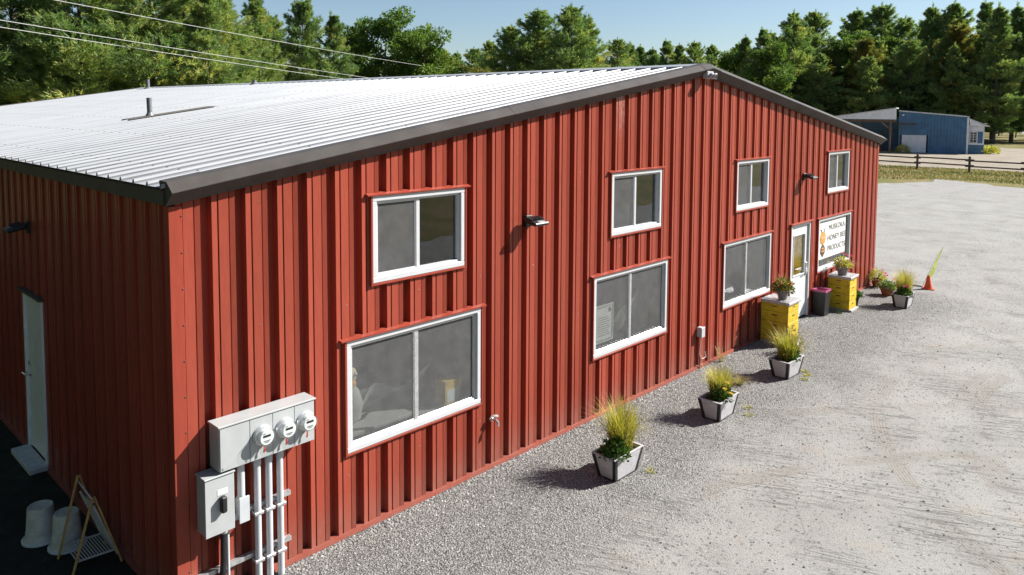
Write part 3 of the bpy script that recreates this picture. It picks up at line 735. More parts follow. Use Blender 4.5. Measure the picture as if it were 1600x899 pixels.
# meter bank
mt = thing('electric_meter_cabinet', 'long grey cabinet with three round glass meters on the red wall', 'meter cabinet', (.29, 0, 1.21))
m = MB(); m.bbox(0, .91, -.185, -.002, 0, .385, .006); m.build('cabinet_body', 'grey_box', mt)
m = MB(); m.bbox(-.012, .922, -.205, .0, .386, .402, .003); m.build('cabinet_top', 'grey_box', mt)
for k, (a, b) in enumerate(((.006, .27), (.274, .486), (.49, .70), (.704, .904))):
    m = MB(); m.bbox(a, b, -.196, -.186, .006, .378, .002); pn = m.build('front_panel', 'grey_box', mt)
    if k:
        cx = (a+b)/2+.005; RY = Matrix.Rotation(R(90), 3, 'X')
        m = MB(); m.lathe([(.088, 0), (.09, .012), (.082, .02), (.082, .034), (.076, .036)], 24, (cx, -.196, .215), RY); me_ = m.build('meter_ring', 'galvanised', mt, True)
        m = MB(); m.lathe([(.074, .035), (.074, .10), (.066, .112), (.0, .113)], 24, (cx, -.196, .215), RY, False, False); m.build('meter_cover', 'meter_glass', me_, True)
        m = MB(); m.lathe([(.066, .03), (.066, .085), (.06, .09)], 24, (cx, -.196, .215), RY); m.build('meter_dial', 'dial', me_, True)
        m = MB(); m.box(cx-.034, cx+.034, -.2895, -.287, .225, .243); m.box(cx-.03, cx+.03, -.2895, -.287, .19, .194); m.box(cx-.02, cx+.02, -.2895, -.287, .178, .181); m.box(cx-.034, cx-.014, -.2895, -.287, .255, .259); m.build('meter_display', 'black_plastic', me_)
        m = MB(); m.tube([(cx+.005, -.225, .125), (cx, -.235, .10), (cx-.004, -.232, .07)], .008, 6); m.build('seal_tag', 'red_tag', me_)
    else:
        m = MB()
        for (sx, sz) in ((.03, .03), (.24, .03)): m.lathe([(.008, 0), (.008, .005)], 8, (sx, -.196, sz), Matrix.Rotation(R(90), 3, 'X'))
        m.build('screw', 'galvanised', pn)
ds = thing('disconnect_box', 'upright grey disconnect box with a black lever below the meter cabinet', 'electric box', (.17, 0, .68))
m = MB(); m.bbox(0, .245, -.165, -.002, 0, .50, .006); m.build('box_body', 'grey_box', ds)
m = MB(); m.bbox(-.006, .251, -.180, -.166, -.004, .49, .004); m.build('box_cover', 'grey_box', ds)
m = MB(); m.bbox(-.012, .257, -.19, .0, .498, .512, .003); m.build('box_lid', 'grey_box', ds)
m = MB(); m.bbox(.115, .165, -.235, -.181, .19, .33, .01); m.build('lever', 'black_plastic', ds)
m = MB(); m.bbox(.10, .19, -.1825, -.1805, .335, .385, .001); m.build('rating_label', 'paper', ds)
m = MB(); m.lathe([(.032, 0), (.036, .02), (.036, .05), (.03, .055)], 14, (.19, -.09, -.055)); m.build('cable_gland', 'pvc', ds, True)
m = MB(); m.tube([(.19, -.09, -.03), (.185, -.09, -.3), (.15, -.10, -.69)], .027, 10); m.build('service_cable', 'black_plastic', ds, True)
m = MB(); m.tube([(.235, -.07, -.005), (.235, -.07, -.69)], .014, 10); m.build('ground_conduit', 'pvc', ds, True)
for k, cx in enumerate((.68, .79, .90)):
    t = thing('conduit_pipe', ['pale grey conduit directly under the meter nearest the barn corner', 'pale grey conduit under the middle of the three meters', 'pale grey conduit under the meter farthest from the barn corner'][k], 'conduit', (cx, -.085, 0), 0, 'conduits under the meters')
    m = MB(); m.tube([(0, 0, 0), (0, 0, 1.21)], .030, 14); m.build('pipe', 'pvc', t, True)
    m = MB(); m.lathe([(.034, 0), (.036, .01), (.036, .09), (.034, .10)], 14, (0, 0, 1.11)); m.build('coupling', 'pvc', t, True)
    for zc in (.715, .275):
        m = MB(); m.bbox(-.045, .045, -.034, .036, zc-.055, zc-.025, .004); m.build('clamp', 'galvanised', t)
lb = thing('conduit_elbow', 'pale grey conduit elbow body between the disconnect box and the meter cabinet', 'conduit', (.525, -.09, .70))
m = MB(); m.tube([(0, 0, .17), (0, 0, .51)], .032, 14); m.build('pipe', 'pvc', lb, True)
m = MB(); m.bbox(-.045, .045, -.045, .045, -.02, .19, .02); m.build('elbow_body', 'pvc', lb)
m = MB(); m.bbox(-.048, .048, -.060, -.046, -.03, .20, .004); m.build('elbow_cover', 'pvc', lb)
m = MB(); m.tube([(-.04, 0, .02), (-.11, 0, .02)], .03, 12); m.build('side_hub', 'pvc', lb, True)
for zc, xa, lbl in ((.715, .44, 'upper galvanised strut rail behind the three conduits'), (.275, .08, 'lower galvanised strut rail behind the three conduits')):
    t = thing('strut_rail', lbl, 'rail', (xa, 0, zc)); ln = 1.03-xa
    m = MB(); m.box(0, ln, -.046, -.041, -.02, .02); m.box(0, ln, -.041, -.002, -.02, -.016); m.box(0, ln, -.041, -.002, .016, .02); m.build('channel', 'galvanised', t)
# tap, outlet box
t = thing('wall_tap', 'small brass garden tap sticking out of the red wall', 'tap', (3.71, 0, .60))
m = MB(); m.lathe([(.035, 0), (.035, .01), (.014, .014), (.014, .09)], 12, (0, -.0, 0), Matrix.Rotation(R(90), 3, 'X')); m.build('tap_body', 'chrome', t, True)
m = MB(); m.tube([(0, -.08, 0), (0, -.11, -.01), (0, -.12, -.06)], .016, 10); m.build('spout', 'chrome', t, True)
m = MB(); m.lathe([(.006, 0), (.006, .03), (.035, .035), (.035, .045), (.01, .05)], 12, (0, -.075, .012)); m.build('tap_handle', 'galvanised', t, True)
t = thing('outlet_box', 'small grey outdoor outlet box with a dangling cord on the red wall', 'outlet', (8.55, 0, .55))
m = MB(); m.bbox(-.05, .05, -.085, .0, 0, .16, .008); m.build('outlet_body', 'pvc', t)
m = MB(); m.bbox(-.055, .055, -.10, -.086, -.005, .165, .006); m.build('outlet_lid', 'pvc', t)
m = MB(); m.tube([(0, -.05, .0), (.0, -.05, -.15), (-.02, -.05, -.30), (.03, -.07, -.38), (.12, -.09, -.36), (.14, -.06, -.28)], .005, 6); m.build('cord', 'wire', t, True)
m = MB(); m.tube([(0, -.04, .0), (0, -.04, -.55)], .009, 6); m.build('feed_conduit', 'bark', t, True)
# roof pipes
def vent(label, x, y, h, r, flash):
    t = thing('vent_pipe', label, 'vent pipe', (x, y, 3.65+SL*x), 0)
    m = MB(); m.tube([(0, 0, -.02), (-.01, 0, h)], r, 14); m.build('pipe', 'lead', t, True)
    m = MB(); m.lathe([(r*2.2, .0), (r*1.5, .05), (r*1.05, .09)], 14); m.build('boot', 'lead', t, True)
    if flash:
        m = MB(); zf = .036
        m.quad((-.42, -.30, zf-.42*SL), (1.15, -.30, zf+1.15*SL), (1.15, .16, zf+1.15*SL), (-.42, .16, zf-.42*SL))
        m.quad((-.42, -.30, zf-.42*SL), (-.42, .16, zf-.42*SL), (-.45, .16, zf-.45*SL-.03), (-.45, -.30, zf-.45*SL-.03))
        m.build('flashing', 'flash_tan', t)
vent('grey vent pipe rising from a brown flashing sheet low on the white roof', 2.9, 8.05, .36, .045, True)
vent('small grey vent pipe at the far end of the roof ridge', 8.25, 22.4, .36, .07, False)
vent('short pale stub pipe part way along the roof ridge', 8.35, 14.6, .14, .06, False)

# ================================================================== THINGS ON THE GROUND
def leaves_mesh(name, P, D, Ln, Wd, mat, tint):
    """one pointed leaf (two triangles) per row: base P, direction D, length, width"""
    P = np.asarray(P, float); D = np.asarray(D, float); D /= np.linalg.norm(D, axis=1)[:, None]+1e-9
    n = len(P); g = np.random.default_rng(n)
    S = np.cross(D, g.normal(size=(n, 3))); S /= np.linalg.norm(S, axis=1)[:, None]+1e-9
    Ln = np.broadcast_to(Ln, n)[:, None]; Wd = np.broadcast_to(Wd, n)[:, None]
    V = np.stack([P, P+D*Ln*.5+S*Wd*.5, P+D*Ln, P+D*Ln*.5-S*Wd*.5], 1).reshape(-1, 3)
    i = np.arange(n)*4; F = np.concatenate([np.stack([i, i+1, i+2], 1), np.stack([i, i+2, i+3], 1)])
    return fast_mesh(name, V, F, mat, np.repeat(tint, 4))
def blades(name, n, h, spread, seed, mat, lean=(0, 0), width=.008, base_r=.06):
    """arching grass blades, each a tapering five-point ribbon"""
    g = np.random.default_rng(seed); V = []; F = []; T = []
    for k in range(n):
        a = g.uniform(0, 2*math.pi); r = base_r*math.sqrt(g.uniform()); L = h*g.uniform(.55, 1.1)
        p = np.array([r*math.cos(a), r*math.sin(a), 0.]); a2 = a+g.normal(0, .7)
        out = spread*g.uniform(.15, 1.0)**1.2; seg = 5; droop = g.uniform(.1, .5)
        s = np.array([-math.sin(a2), math.cos(a2), 0])*width*g.uniform(.6, 1.3)*.5; b = len(V); t0 = g.uniform(0, 1)
        for i in range(seg+1):
            t = i/seg; q = p+np.array([math.cos(a2)*out+lean[0], math.sin(a2)*out+lean[1], 0])*t**1.7+np.array([0, 0, L*(t-droop*t**3*out/max(spread, .01))])
            ww = (1-t)**.6+.05
            V += [q+s*ww, q-s*ww]; T += [min(1, t0*.6+t*.4)]*2
        for i in range(seg): c = b+2*i; F += [(c, c+1, c+3), (c, c+3, c+2)]
    return fast_mesh(name, V, F, mat, T)
def herb(name, n, r, h, seed, mat='herb_leaves', L=.05):
    g = np.random.default_rng(seed); d = g.normal(size=(n, 3)); d /= np.linalg.norm(d, axis=1)[:, None]; d[:, 2] = np.abs(d[:, 2])
    P = d*np.array([r, r, h])*g.uniform(.25, 1, n)[:, None]**.6
    D = d+g.normal(0, .5, (n, 3))+np.array([0, 0, .2])
    return leaves_mesh(name, P, D, g.uniform(.6, 1.3, n)*L, g.uniform(.5, .9, n)*L*.8, mat, np.clip(g.normal(.5, .25, n), 0, 1))
def blossoms(name, pts, r, mat, parent, seed=0):
    mb = MB(); g = np.random.default_rng(seed)
    for (x, y, z) in pts:
        n = 9
        for k in range(n):
            a = 2*math.pi*k/n+g.uniform(-.2, .2); c, s = math.cos(a), math.sin(a); rr = r*g.uniform(.8, 1.15); w_ = .38*rr
            up = g.uniform(.0, .5)*r
            mb.quad((x, y, z), (x+c*rr*.6-s*w_, y+s*rr*.6+c*w_, z+up*.6), (x+c*rr, y+s*rr, z+up), (x+c*rr*.6+s*w_, y+s*rr*.6-c*w_, z+up*.6))
        for k in range(5):
            a = 2*math.pi*k/5; c, s = math.cos(a), math.sin(a)
            mb.quad((x, y, z+r*.2), (x+c*r*.5-s*r*.2, y+s*r*.5+c*r*.2, z+r*.45), (x+c*r*.55, y+s*r*.55, z+r*.6), (x+c*r*.5+s*r*.2, y+s*r*.5-c*r*.2, z+r*.45))
    return mb.build(name, mat, parent)

# --- tapered planter boxes
def make_planter(label, loc, rz):
    t = thing('planter_box', label, 'planter', loc, rz, 'tapered planters along the barn front')
    TX, TY, BX, BY, H = .30, .18, .228, .135, .285
    cs = [(-1, -1), (1, -1), (1, 1), (-1, 1)]
    for i in range(4):
        (a, b), (c, d) = cs[i], cs[(i+1) % 4]; ins = .93
        m = MB(); p = [(a*BX*ins, b*BY*ins, .012), (c*BX*ins, d*BY*ins, .012), (c*TX*ins, d*TY*ins, H), (a*TX*ins, b*TY*ins, H)]
        k = .90; q = [(x*k, y*k*.97, z) for x, y, z in p]
        m.poly(p+q, [(0, 1, 2, 3), (4, 7, 6, 5), (0, 4, 5, 1), (3, 2, 6, 7), (0, 3, 7, 4), (1, 5, 6, 2)]); m.build('side_panel', 'cement_panel', t)
    for (a, b) in cs:          # black corner angles
        m = MB(); wv = .042
        for (dx, dy) in ((-a*wv, 0), (0, -b*wv)):
            p = [(a*BX*.95, b*BY*.95, 0), (a*BX*.95+dx, b*BY*.95+dy, 0), (a*TX*.95+dx, b*TY*.95+dy, H+.001), (a*TX*.95, b*TY*.95, H+.001)]
            q = [(x-a*.006, y-b*.006, z) for x, y, z in p]
            m.poly(p+q, [(0, 1, 2, 3), (4, 7, 6, 5), (0, 4, 5, 1), (3, 2, 6, 7), (0, 3, 7, 4), (1, 5, 6, 2)])
        m.build('corner_angle', 'black_paint', t)
    m = MB(); o_, i_ = .97, .87
    for i in range(4):
        (a, b), (c, d) = cs[i], cs[(i+1) % 4]
        p = [(a*TX*o_, b*TY*o_, H+.002), (c*TX*o_, d*TY*o_, H+.002), (c*TX*i_, d*TY*(i_-.04), H+.002), (a*TX*i_, b*TY*(i_-.04), H+.002)]
        q = [(x, y, H+.010) for x, y, z in p]
        m.poly(p+q, [(3, 2, 1, 0), (4, 5, 6, 7), (0, 1, 5, 4), (2, 3, 7, 6)])
    m.build('rim', 'cement_panel', t)
    m = MB()
    for i in range(4):
        (a, b), (c, d) = cs[i], cs[(i+1) % 4]
        m.quad((a*BX*.96, b*BY*.96, .0), (c*BX*.96, d*BY*.96, .0), (c*BX*.985, d*BY*.985, .02), (a*BX*.985, b*BY*.985, .02))
    m.build('bottom_band', 'black_paint', t)
    m = MB(); g = np.random.default_rng(int(loc[0]*10)); nx, ny = 16, 10
    for j in range(ny+1):
        for i in range(nx+1):
            sx, sy = i/nx*2-1, j/ny*2-1; m.v.append((sx*TX*.86, sy*TY*.84, H-.035+g.uniform(-.012, .014)+.02*(1-sx*sx)*(1-sy*sy)))
    for j in range(ny):
        for i in range(nx): a = j*(nx+1)+i; m.f.append((a, a+1, a+nx+2, a+nx+1))
    m.build('soil', 'soil', t)
    return t
PL = [((4.66, -1.17, 0), R(0), 'grey tapered planter with black corners nearest the meter cabinet end of the wall'),
      ((7.03, -1.20, 0), R(1.5), 'grey tapered planter holding yellow daisies among grass, second from the meters'),
      ((9.30, -1.19, 0), R(-1), 'grey tapered planter with a bee stake, in front of the yellow hive by the window'),
      ((15.33, -1.20, 0), R(2), 'grey tapered planter with pink flowers beside the orange cone')]
for loc, rz, lb_ in PL: make_planter(lb_, loc, rz)
GP = [(0, 150, .62, .42, (.06, .0)), (1, 105, .46, .34, (.03, 0)), (2, 120, .50, .36, (0, 0)), (3, 120, .58, .38, (.05, 0))]
gl_ = ['tall yellow ornamental grass in the planter nearest the meters', 'yellow ornamental grass behind the daisies in the second planter', 'yellow ornamental grass in the planter with the bee stake', 'pale ornamental grass in the planter beside the orange cone']
for k, n_, h, sp, off in GP:
    (x, y, z), rz, _ = PL[k]
    t = thing('ornamental_grass', gl_[k], 'grass plant', (x+off[0], y+off[1], .262), 0)
    link('green_blades', blades('green_blades', n_*3, h, sp*.78, 50+k, 'grass_blades', width=.012, base_r=.13), t)
    link('dry_blades', blades('dry_blades', n_, h*1.12, sp*1.25, 80+k, 'dry_blades', width=.006, base_r=.07), t)
hb = ['dark green leafy bedding plant at the foot of the grass nearest the meters', 'green bedding plant with yellow blooms in the second planter', 'green bushy plant below the grass in the bee stake planter', 'dark leafy plant with a pink bloom in the planter by the cone']
hp = [(-.13, -.05, .17, .20, 620), (-.05, -.07, .15, .22, 520), (.02, -.03, .16, .26, 700), (-.10, -.04, .17, .17, 560)]
for k, (dx, dy, r, h, n_) in enumerate(hp):
    (x, y, z), rz, _ = PL[k]
    t = thing('bedding_plant', hb[k], 'plant', (x+dx, y+dy, .262), 0)
    link('foliage', herb('foliage', n_, r, h, 20+k), t)
    m = MB(); g = np.random.default_rng(k)
    for i in range(7): a = g.uniform(0, 6.28); m.tube([(0, 0, -.02), (math.cos(a)*r*.3, math.sin(a)*r*.3, h*.4), (math.cos(a)*r*.6, math.sin(a)*r*.6, h*.7)], .004, 5)
    m.build('stem', 'bark', t)
    if k == 1: blossoms('blossom', [(-.10, -.10, .20), (.02, -.08, .25), (-.02, -.15, .13)], .038, 'petal_yellow', t, 3); 
    if k == 3: blossoms('blossom', [(-.06, -.08, .22), (.09, -.05, .17), (-.08, -.05, .21)], .055, 'petal_pink', t, 4)
    if k == 2: blossoms('blossom', [(.08, -.12, .18), (-.09, -.08, .14)], .022, 'petal_yellow', t, 5)
# bee garden stake
t = thing('garden_stake', 'pale bee-shaped garden stake standing at the edge of a planter', 'garden stake', (9.52, -1.27, .26), R(25))
m = MB(); m.tube([(0, 0, -.03), (0, 0, .14)], .005, 6); m.build('rod', 'wire', t)
m = MB(); m.lathe([(.005, -.07), (.05, -.05), (.06, 0), (.045, .05), (.005, .07)], 14, (0, 0, .19), Matrix.Rotation(R(70), 3, 'Y') @ Matrix.Scale(.45, 3, (0, 1, 0))); m.build('body', 'petal_white', t, True)
for s in (-1, 1): m = MB(); m.lathe([(.0, -.012), (.014, 0), (.0, .012)], 8, (.03*s+.03, -.03, .22)); m.build('eye', 'print_ink', t, True)
m = MB(); m.lathe([(.01, -.05), (.045, -.02), (.05, .02), (.01, .05)], 12, (-.01, .0, .11), Matrix.Rotation(R(60), 3, 'Y') @ Matrix.Scale(.3, 3, (0, 1, 0))); m.build('wing', 'teal', t, True)
# --- yellow hive boxes used as plant stands
def make_hive(label, loc, wx, wy, hs, over, rz=0):
    t = thing('beehive_stand', label, 'beehive', loc, rz); g = np.random.default_rng(int(loc[0]))
    m = MB(); m.bbox(-wx/2+.01, wx/2+.03, -wy/2-.05, wy/2, .0, .045, .004); m.build('base_board', 'hive_lid', t)
    z = .045
    for h in hs:
        j = g.uniform(-.004, .004); m = MB(); m.bbox(-wx/2+j, wx/2+j, -wy/2+j, wy/2-.003, z+.002, z+h-.002, .004); b = m.build('hive_box', 'hive_yellow', t)
        m = MB(); m.bbox(-.05+j, .05+j, -wy/2-.004+j, -wy/2+.001+j, z+h*.58, z+h*.70, .002); m.bbox(-wx/2-.004+j, -wx/2+.001+j, -.05, .05, z+h*.58, z+h*.70, .002); m.build('hand_hold', 'bee_brown', b)
        z += h
    m = MB(); m.bbox(-wx/2-over, wx/2+over, -wy/2-over, wy/2-.002, z+.001, z+.045, .005); m.build('lid', 'hive_lid', t)
    m = MB(); m.bbox(-wx/2-over-.002, wx/2+over+.002, -wy/2-over-.002, wy/2, z+.046, z+.052, .002); m.build('lid_sheet', 'galvanised', t)
    return z+.052
z1_ = make_hive('yellow stacked beehive with a potted plant, between the window and the white door', (10.93, -.34, 0), .46, .52, (.19, .19, .19, .15), .03)
z2_ = make_hive('yellow stacked beehive with a wilting potted plant, below the window sign', (14.17, -.30, 0), .46, .46, (.17, .17, .17, .15), .03, R(2))
def make_pot(name, label, loc, r, h, mat, cat='flower pot'):
    t = thing(name, label, cat, loc)
    m = MB(); m.lathe([(r*.62, 0), (r*.92, h*.82), (r*1.05, h*.82), (r*1.08, h), (r*.95, h), (r*.9, h*.86)], 20, capt=False); m.build('pot', mat, t, True)
    m = MB(); m.lathe([(r*.92, h*.84), (r*.5, h*.90), (.004, h*.93)], 16); m.build('soil', 'soil', t, True)
    return t
def pot_plant(label, loc, r, h, n_, seed, flowers, leafmat='herb_leaves', L=.05):
    t = thing('flowering_plant', label, 'plant', loc)
    link('foliage', herb('foliage', n_, r, h, seed, leafmat, L), t)
    m = MB(); g = np.random.default_rng(seed)
    for i in range(8): a = g.uniform(0, 6.28); m.tube([(0, 0, -.02), (math.cos(a)*r*.3, math.sin(a)*r*.3, h*.4), (math.cos(a)*r*.7, math.sin(a)*r*.7, h*.75)], .004, 5)
    m.build('stem', 'bark', t)
    for mat, pts, rr in flowers: blossoms('blossom', pts, rr, mat, t, seed)
    return t
def ring(n, r, z, seed):
    g = np.random.default_rng(seed); return [(r*math.cos(a), r*math.sin(a), z+g.uniform(-.05, .05)) for a in g.uniform(0, 6.28, n)]
make_pot('flower_pot', 'grey clay pot standing on the yellow hive by the window', (10.90, -.40, z1_), .115, .17, 'clay_grey')
t = pot_plant('orange-flowered plant with upright grass in the pot on the hive by the window', (10.90, -.40, z1_+.15), .20, .22, 480, 41, [('petal_orange', ring(16, .16, .13, 1), .030), ('petal_yellow', ring(7, .12, .16, 2), .026)], 'autumn_leaves', .055)
link('grass_blades', blades('grass_blades', 46, .42, .22, 9, 'dry_blades', width=.007, base_r=.05), t)
make_pot('flower_pot', 'grey clay pot standing on the yellow hive below the window sign', (14.10, -.32, z2_), .135, .20, 'clay_grey')
t = pot_plant('plant with red blooms and drooping straw stems on the hive below the sign', (14.10, -.32, z2_+.18), .20, .20, 420, 43, [('petal_red', [(-.08, -.10, .26), (.13, -.12, .22), (.03, .0, .28)], .055), ('petal_orange', ring(7, .15, .10, 5), .028)], 'grass_blades')
link('straw', blades('straw', 110, .10, .36, 12, 'dry_blades', (.16, -.02), width=.012, base_r=.08), t)
# wilted straw hanging over the hive edge is part of that plant
# --- litter bin
t = thing('litter_bin', 'black square litter bin with a pink liner beside the white door', 'bin', (13.36, -.17, 0))
m = MB()
for (a, b, c, d) in ((-1, -1, 1, -1), (1, -1, 1, 1), (1, 1, -1, 1), (-1, 1, -1, -1)):
    m.quad((a*.115, b*.115, 0), (c*.115, d*.115, 0), (c*.14, d*.14, .54), (a*.14, b*.14, .54))
m.quad((-.115, -.115, .0), (.115, -.115, .0), (.115, .115, .0), (-.115, .115, .0)); m.build('bin_body', 'black_plastic', t)
m = MB()
for (a, b, c, d) in ((-1, -1, 1, -1), (1, -1, 1, 1), (1, 1, -1, 1), (-1, 1, -1, -1)):
    m.quad((a*.145, b*.145, .50), (c*.145, d*.145, .515), (c*.147, d*.147, .55), (a*.147, b*.147, .55)); m.quad((a*.147, b*.147, .55), (c*.147, d*.147, .55), (c*.12, d*.12, .545), (a*.12, b*.12, .545))
    m.quad((a*.12, b*.12, .545), (c*.12, d*.12, .545), (c*.10, d*.10, .40), (a*.10, b*.10, .40))
m.build('liner', 'pink_bag', t)
# --- small pots at the far corner
make_pot('flower_pot', 'black plastic pot on the gravel against the yellow hive below the sign', (14.56, -.42, 0), .12, .25, 'black_plastic')
pot_plant('white-flowered trailing plant in the black pot against the hive', (14.56, -.42, .22), .17, .16, 380, 61, [('petal_white', ring(9, .13, .08, 7), .026)])
make_pot('flower_pot', 'small terracotta pot tucked against the far corner of the red wall', (16.86, -.16, 0), .13, .20, 'terracotta')
pot_plant('bushy yellow-green plant in the pot at the far corner of the wall', (16.86, -.16, .17), .22, .28, 460, 62, [('petal_pink', ring(2, .12, .24, 9), .04)], 'grass_blades')
make_pot('flower_pot', 'wide terracotta pot on the gravel behind the planter by the cone', (16.15, -.62, 0), .17, .19, 'terracotta')
pot_plant('plant with pink geranium heads in the wide terracotta pot', (16.15, -.62, .16), .22, .18, 420, 63, [('petal_pink', [(-.02, .05, .34), (-.06, .0, .30), (.14, -.1, .2)], .06), ('petal_orange', ring(5, .16, .1, 8), .026)], 'broad_leaves')
# --- cone and leaning feather flag
t = thing('traffic_cone', 'small orange traffic cone by the last planter', 'cone', (17.50, -1.14, 0), R(20))
m = MB(); m.bbox(-.12, .12, -.12, .12, 0, .025, .008); m.build('base', 'cone_orange', t)
m = MB(); m.lathe([(.10, .025), (.07, .12), (.035, .30), (.02, .34)], 18); m.build('cone_body', 'cone_orange', t, True)
t = thing('feather_flag', 'yellow-green feather flag leaning out of the gravel by the cone', 'flag', (17.62, -.98, 0), 0)
a, b = Vector((0, 0, 0)), Vector((1.0, -.18, .92))
m = MB(); m.tube([a, a.lerp(b, .5)+Vector((0, 0, .04)), b], [.012, .009, .004], 8); m.build('pole', 'wire', t, True)
m = MB(); dv = (b-a); sd_ = Vector((.62, -.30, -.55)).normalized()
N = 14; wv = [0, .05, .09, .13, .155, .17, .17, .16, .145, .125, .10, .075, .05, .025, .0]
for i in range(N+1):
    q = a+dv*(i/N)+Vector((0, 0, .04*math.sin(math.pi*i/N))); s_ = wv[i]*.85; rip = Vector((.01*math.sin(i*1.3), .012*math.sin(i*.9), 0))
    for side in (0, .004): m.v += [tuple(q+Vector((0, side, 0))), tuple(q+sd_*s_+rip+Vector((0, side, 0)))]
for i in range(N):
    k = i*4; m.f += [(k, k+1, k+5, k+4), (k+2, k+6, k+7, k+3), (k+1, k+3, k+7, k+5), (k, k+4, k+6, k+2)]
m.build('banner', 'flag_green', t, True)
m = MB(); p_ = a.lerp(b, .45)+Vector((.06, -.02, -.02)); m.lathe([(.003, -.05), (.03, -.02), (.03, .02), (.003, .05)], 10, tuple(p_), Matrix.Rotation(R(50), 3, 'Y') @ Matrix.Scale(.3, 3, (0, 1, 0))); m.build('bee_mark', 'print_ink', t, True)
# --- shaded side yard: tubs and a folding rack
for k, (loc, lbl, sc_) in enumerate((((-.47, 2.14, 0), 'white plastic tub upside down on the dark side yard, clear of the rack', 1), ((-.33, 1.82, 0), 'white plastic tub upside down, half hidden by the wooden rack', .98))):
    t = thing('plastic_tub', lbl, 'tub', loc, k*.7)
    m = MB(); m.lathe([(.155*sc_, .0), (.160*sc_, .02), (.135*sc_, .05), (.115*sc_, .33), (.108*sc_, .345), (.092*sc_, .345), (.088*sc_, .335), (.01, .333)], 24); m.build('tub_body', 'tub_white', t, True)
    m = MB(); m.lathe([(.157*sc_, .002), (.172*sc_, .006), (.172*sc_, .024), (.158*sc_, .028)], 24, capb=False, capt=False); m.build('rim', 'tub_rim', t, True)
    m = MB()
    for z in (.08, .10): m.lathe([(.1325*sc_, z), (.136*sc_, z+.004), (.1322*sc_, z+.008)], 24, capb=False, capt=False)
    m.build('moulded_ring', 'tub_white', t, True)
t = thing('wooden_rack', 'folding wooden rack with pale slatted panels leaning by the dark side wall', 'rack', (-.22, 1.42, 0), R(0))
# two A frames joined by slatted panels
def leg(p, q, wd=.028, th=.018):
    p, q = Vector(p), Vector(q); dz = (q-p); L = dz.length
    M = Matrix.Translation(p) @ dz.to_track_quat('Z', 'Y').to_matrix().to_4x4(); mb = MB(); mb.bbox(-wd/2, wd/2, -th/2, th/2, 0, L, .003, M); mb.build('leg', 'old_wood', t)
for y in (.20, -.22):
    top = .76 if y > 0 else .70
    leg((-.24, y+.02, 0), (-.055, y, top)); leg((.17, y-.02, 0), (-.035, y+.02, top-.01))
m = MB(); m.tube([(-.05, -.24, .66), (-.05, .22, .70)], .008, 8); m.build('hinge_rod', 'galvanised', t)
fA, fB = Vector((-.04, 0, .60)), Vector((.15, 0, .06))
for y in (-.19, .19): rail = MB(); rail.tube([tuple(fA+Vector((0, y, 0))), tuple(fB+Vector((0, y, 0)))], .010, 6); rail.build('panel_rail', 'rack_white', t)
sl0 = MB(); sl0.bbox(-.006, .006, -.19, .19, -.003, .003, .002); slat = None
for k in range(13):
    q = fA.lerp(fB, (k+.5)/13)
    if slat is None: slat = sl0.build('slat', 'rack_white', t); o = slat
    else: o = slat.copy(); COL.objects.link(o)
    o.location = q
gA, gB = Vector((-.20, 0, .13)), Vector((.13, 0, .11))
for y in (-.19, .19): rail = MB(); rail.tube([tuple(gA+Vector((0, y, 0))), tuple(gB+Vector((0, y, 0)))], .010, 6); rail.build('shelf_rail', 'rack_white', t)
for k in range(13):
    o = slat.copy(); COL.objects.link(o); o.location = gA.lerp(gB, (k+.5)/13)
# weeds along the shaded wall and in the gravel
def tuft(label, loc, n_, h, sp, seed, mat, grp=None):
    o = link('weed_tuft', blades('weed_tuft', n_, h, sp, seed, mat, width=.008, base_r=.05)); o.location = loc; tag(o, label, 'weed', grp)
tuft('dry brown grass clump on the gravel between the daisy planter and the bee planter', (8.35, -.85, 0), 130, .16, .30, 5, 'dry_blades')
for k, (x, y) in enumerate(((9.50, -1.46), (9.66, -1.36), (9.28, -1.50))):
    tuft('low green weed in the gravel around the bee stake planter', (x, y, 0), 60, .03, .07, 30+k, 'grass_blades', 'weeds round the bee planter')
for k, (x, y) in enumerate(((7.32, -1.52), (7.55, -1.40), (4.95, -1.45))):
    tuft('low olive weed in the gravel at the foot of a planter', (x, y, 0), 30, .05, .08, 40+k, 'grass_blades', 'weeds at planter feet')
tuft('fresh green weed in the gravel between the black bin and the yellow hive', (13.72, -.42, 0), 40, .10, .12, 55, 'herb_leaves')
tuft('straggling dry weed at the foot of the wall under the outlet box', (9.15, -.12, 0), 26, .36, .30, 56, 'dry_blades')
# thin purple-stemmed plant in front of the first hive
t = thing('wild_plant', 'straggly dark plant with pale tips growing in front of the yellow hive', 'plant', (10.45, -.80, 0))
link('foliage', herb('foliage', 260, .22, .46, 71, 'dry_blades', .05), t); link('stems', blades('stems', 60, .50, .24, 72, 'herb_leaves', width=.008, base_r=.08), t)

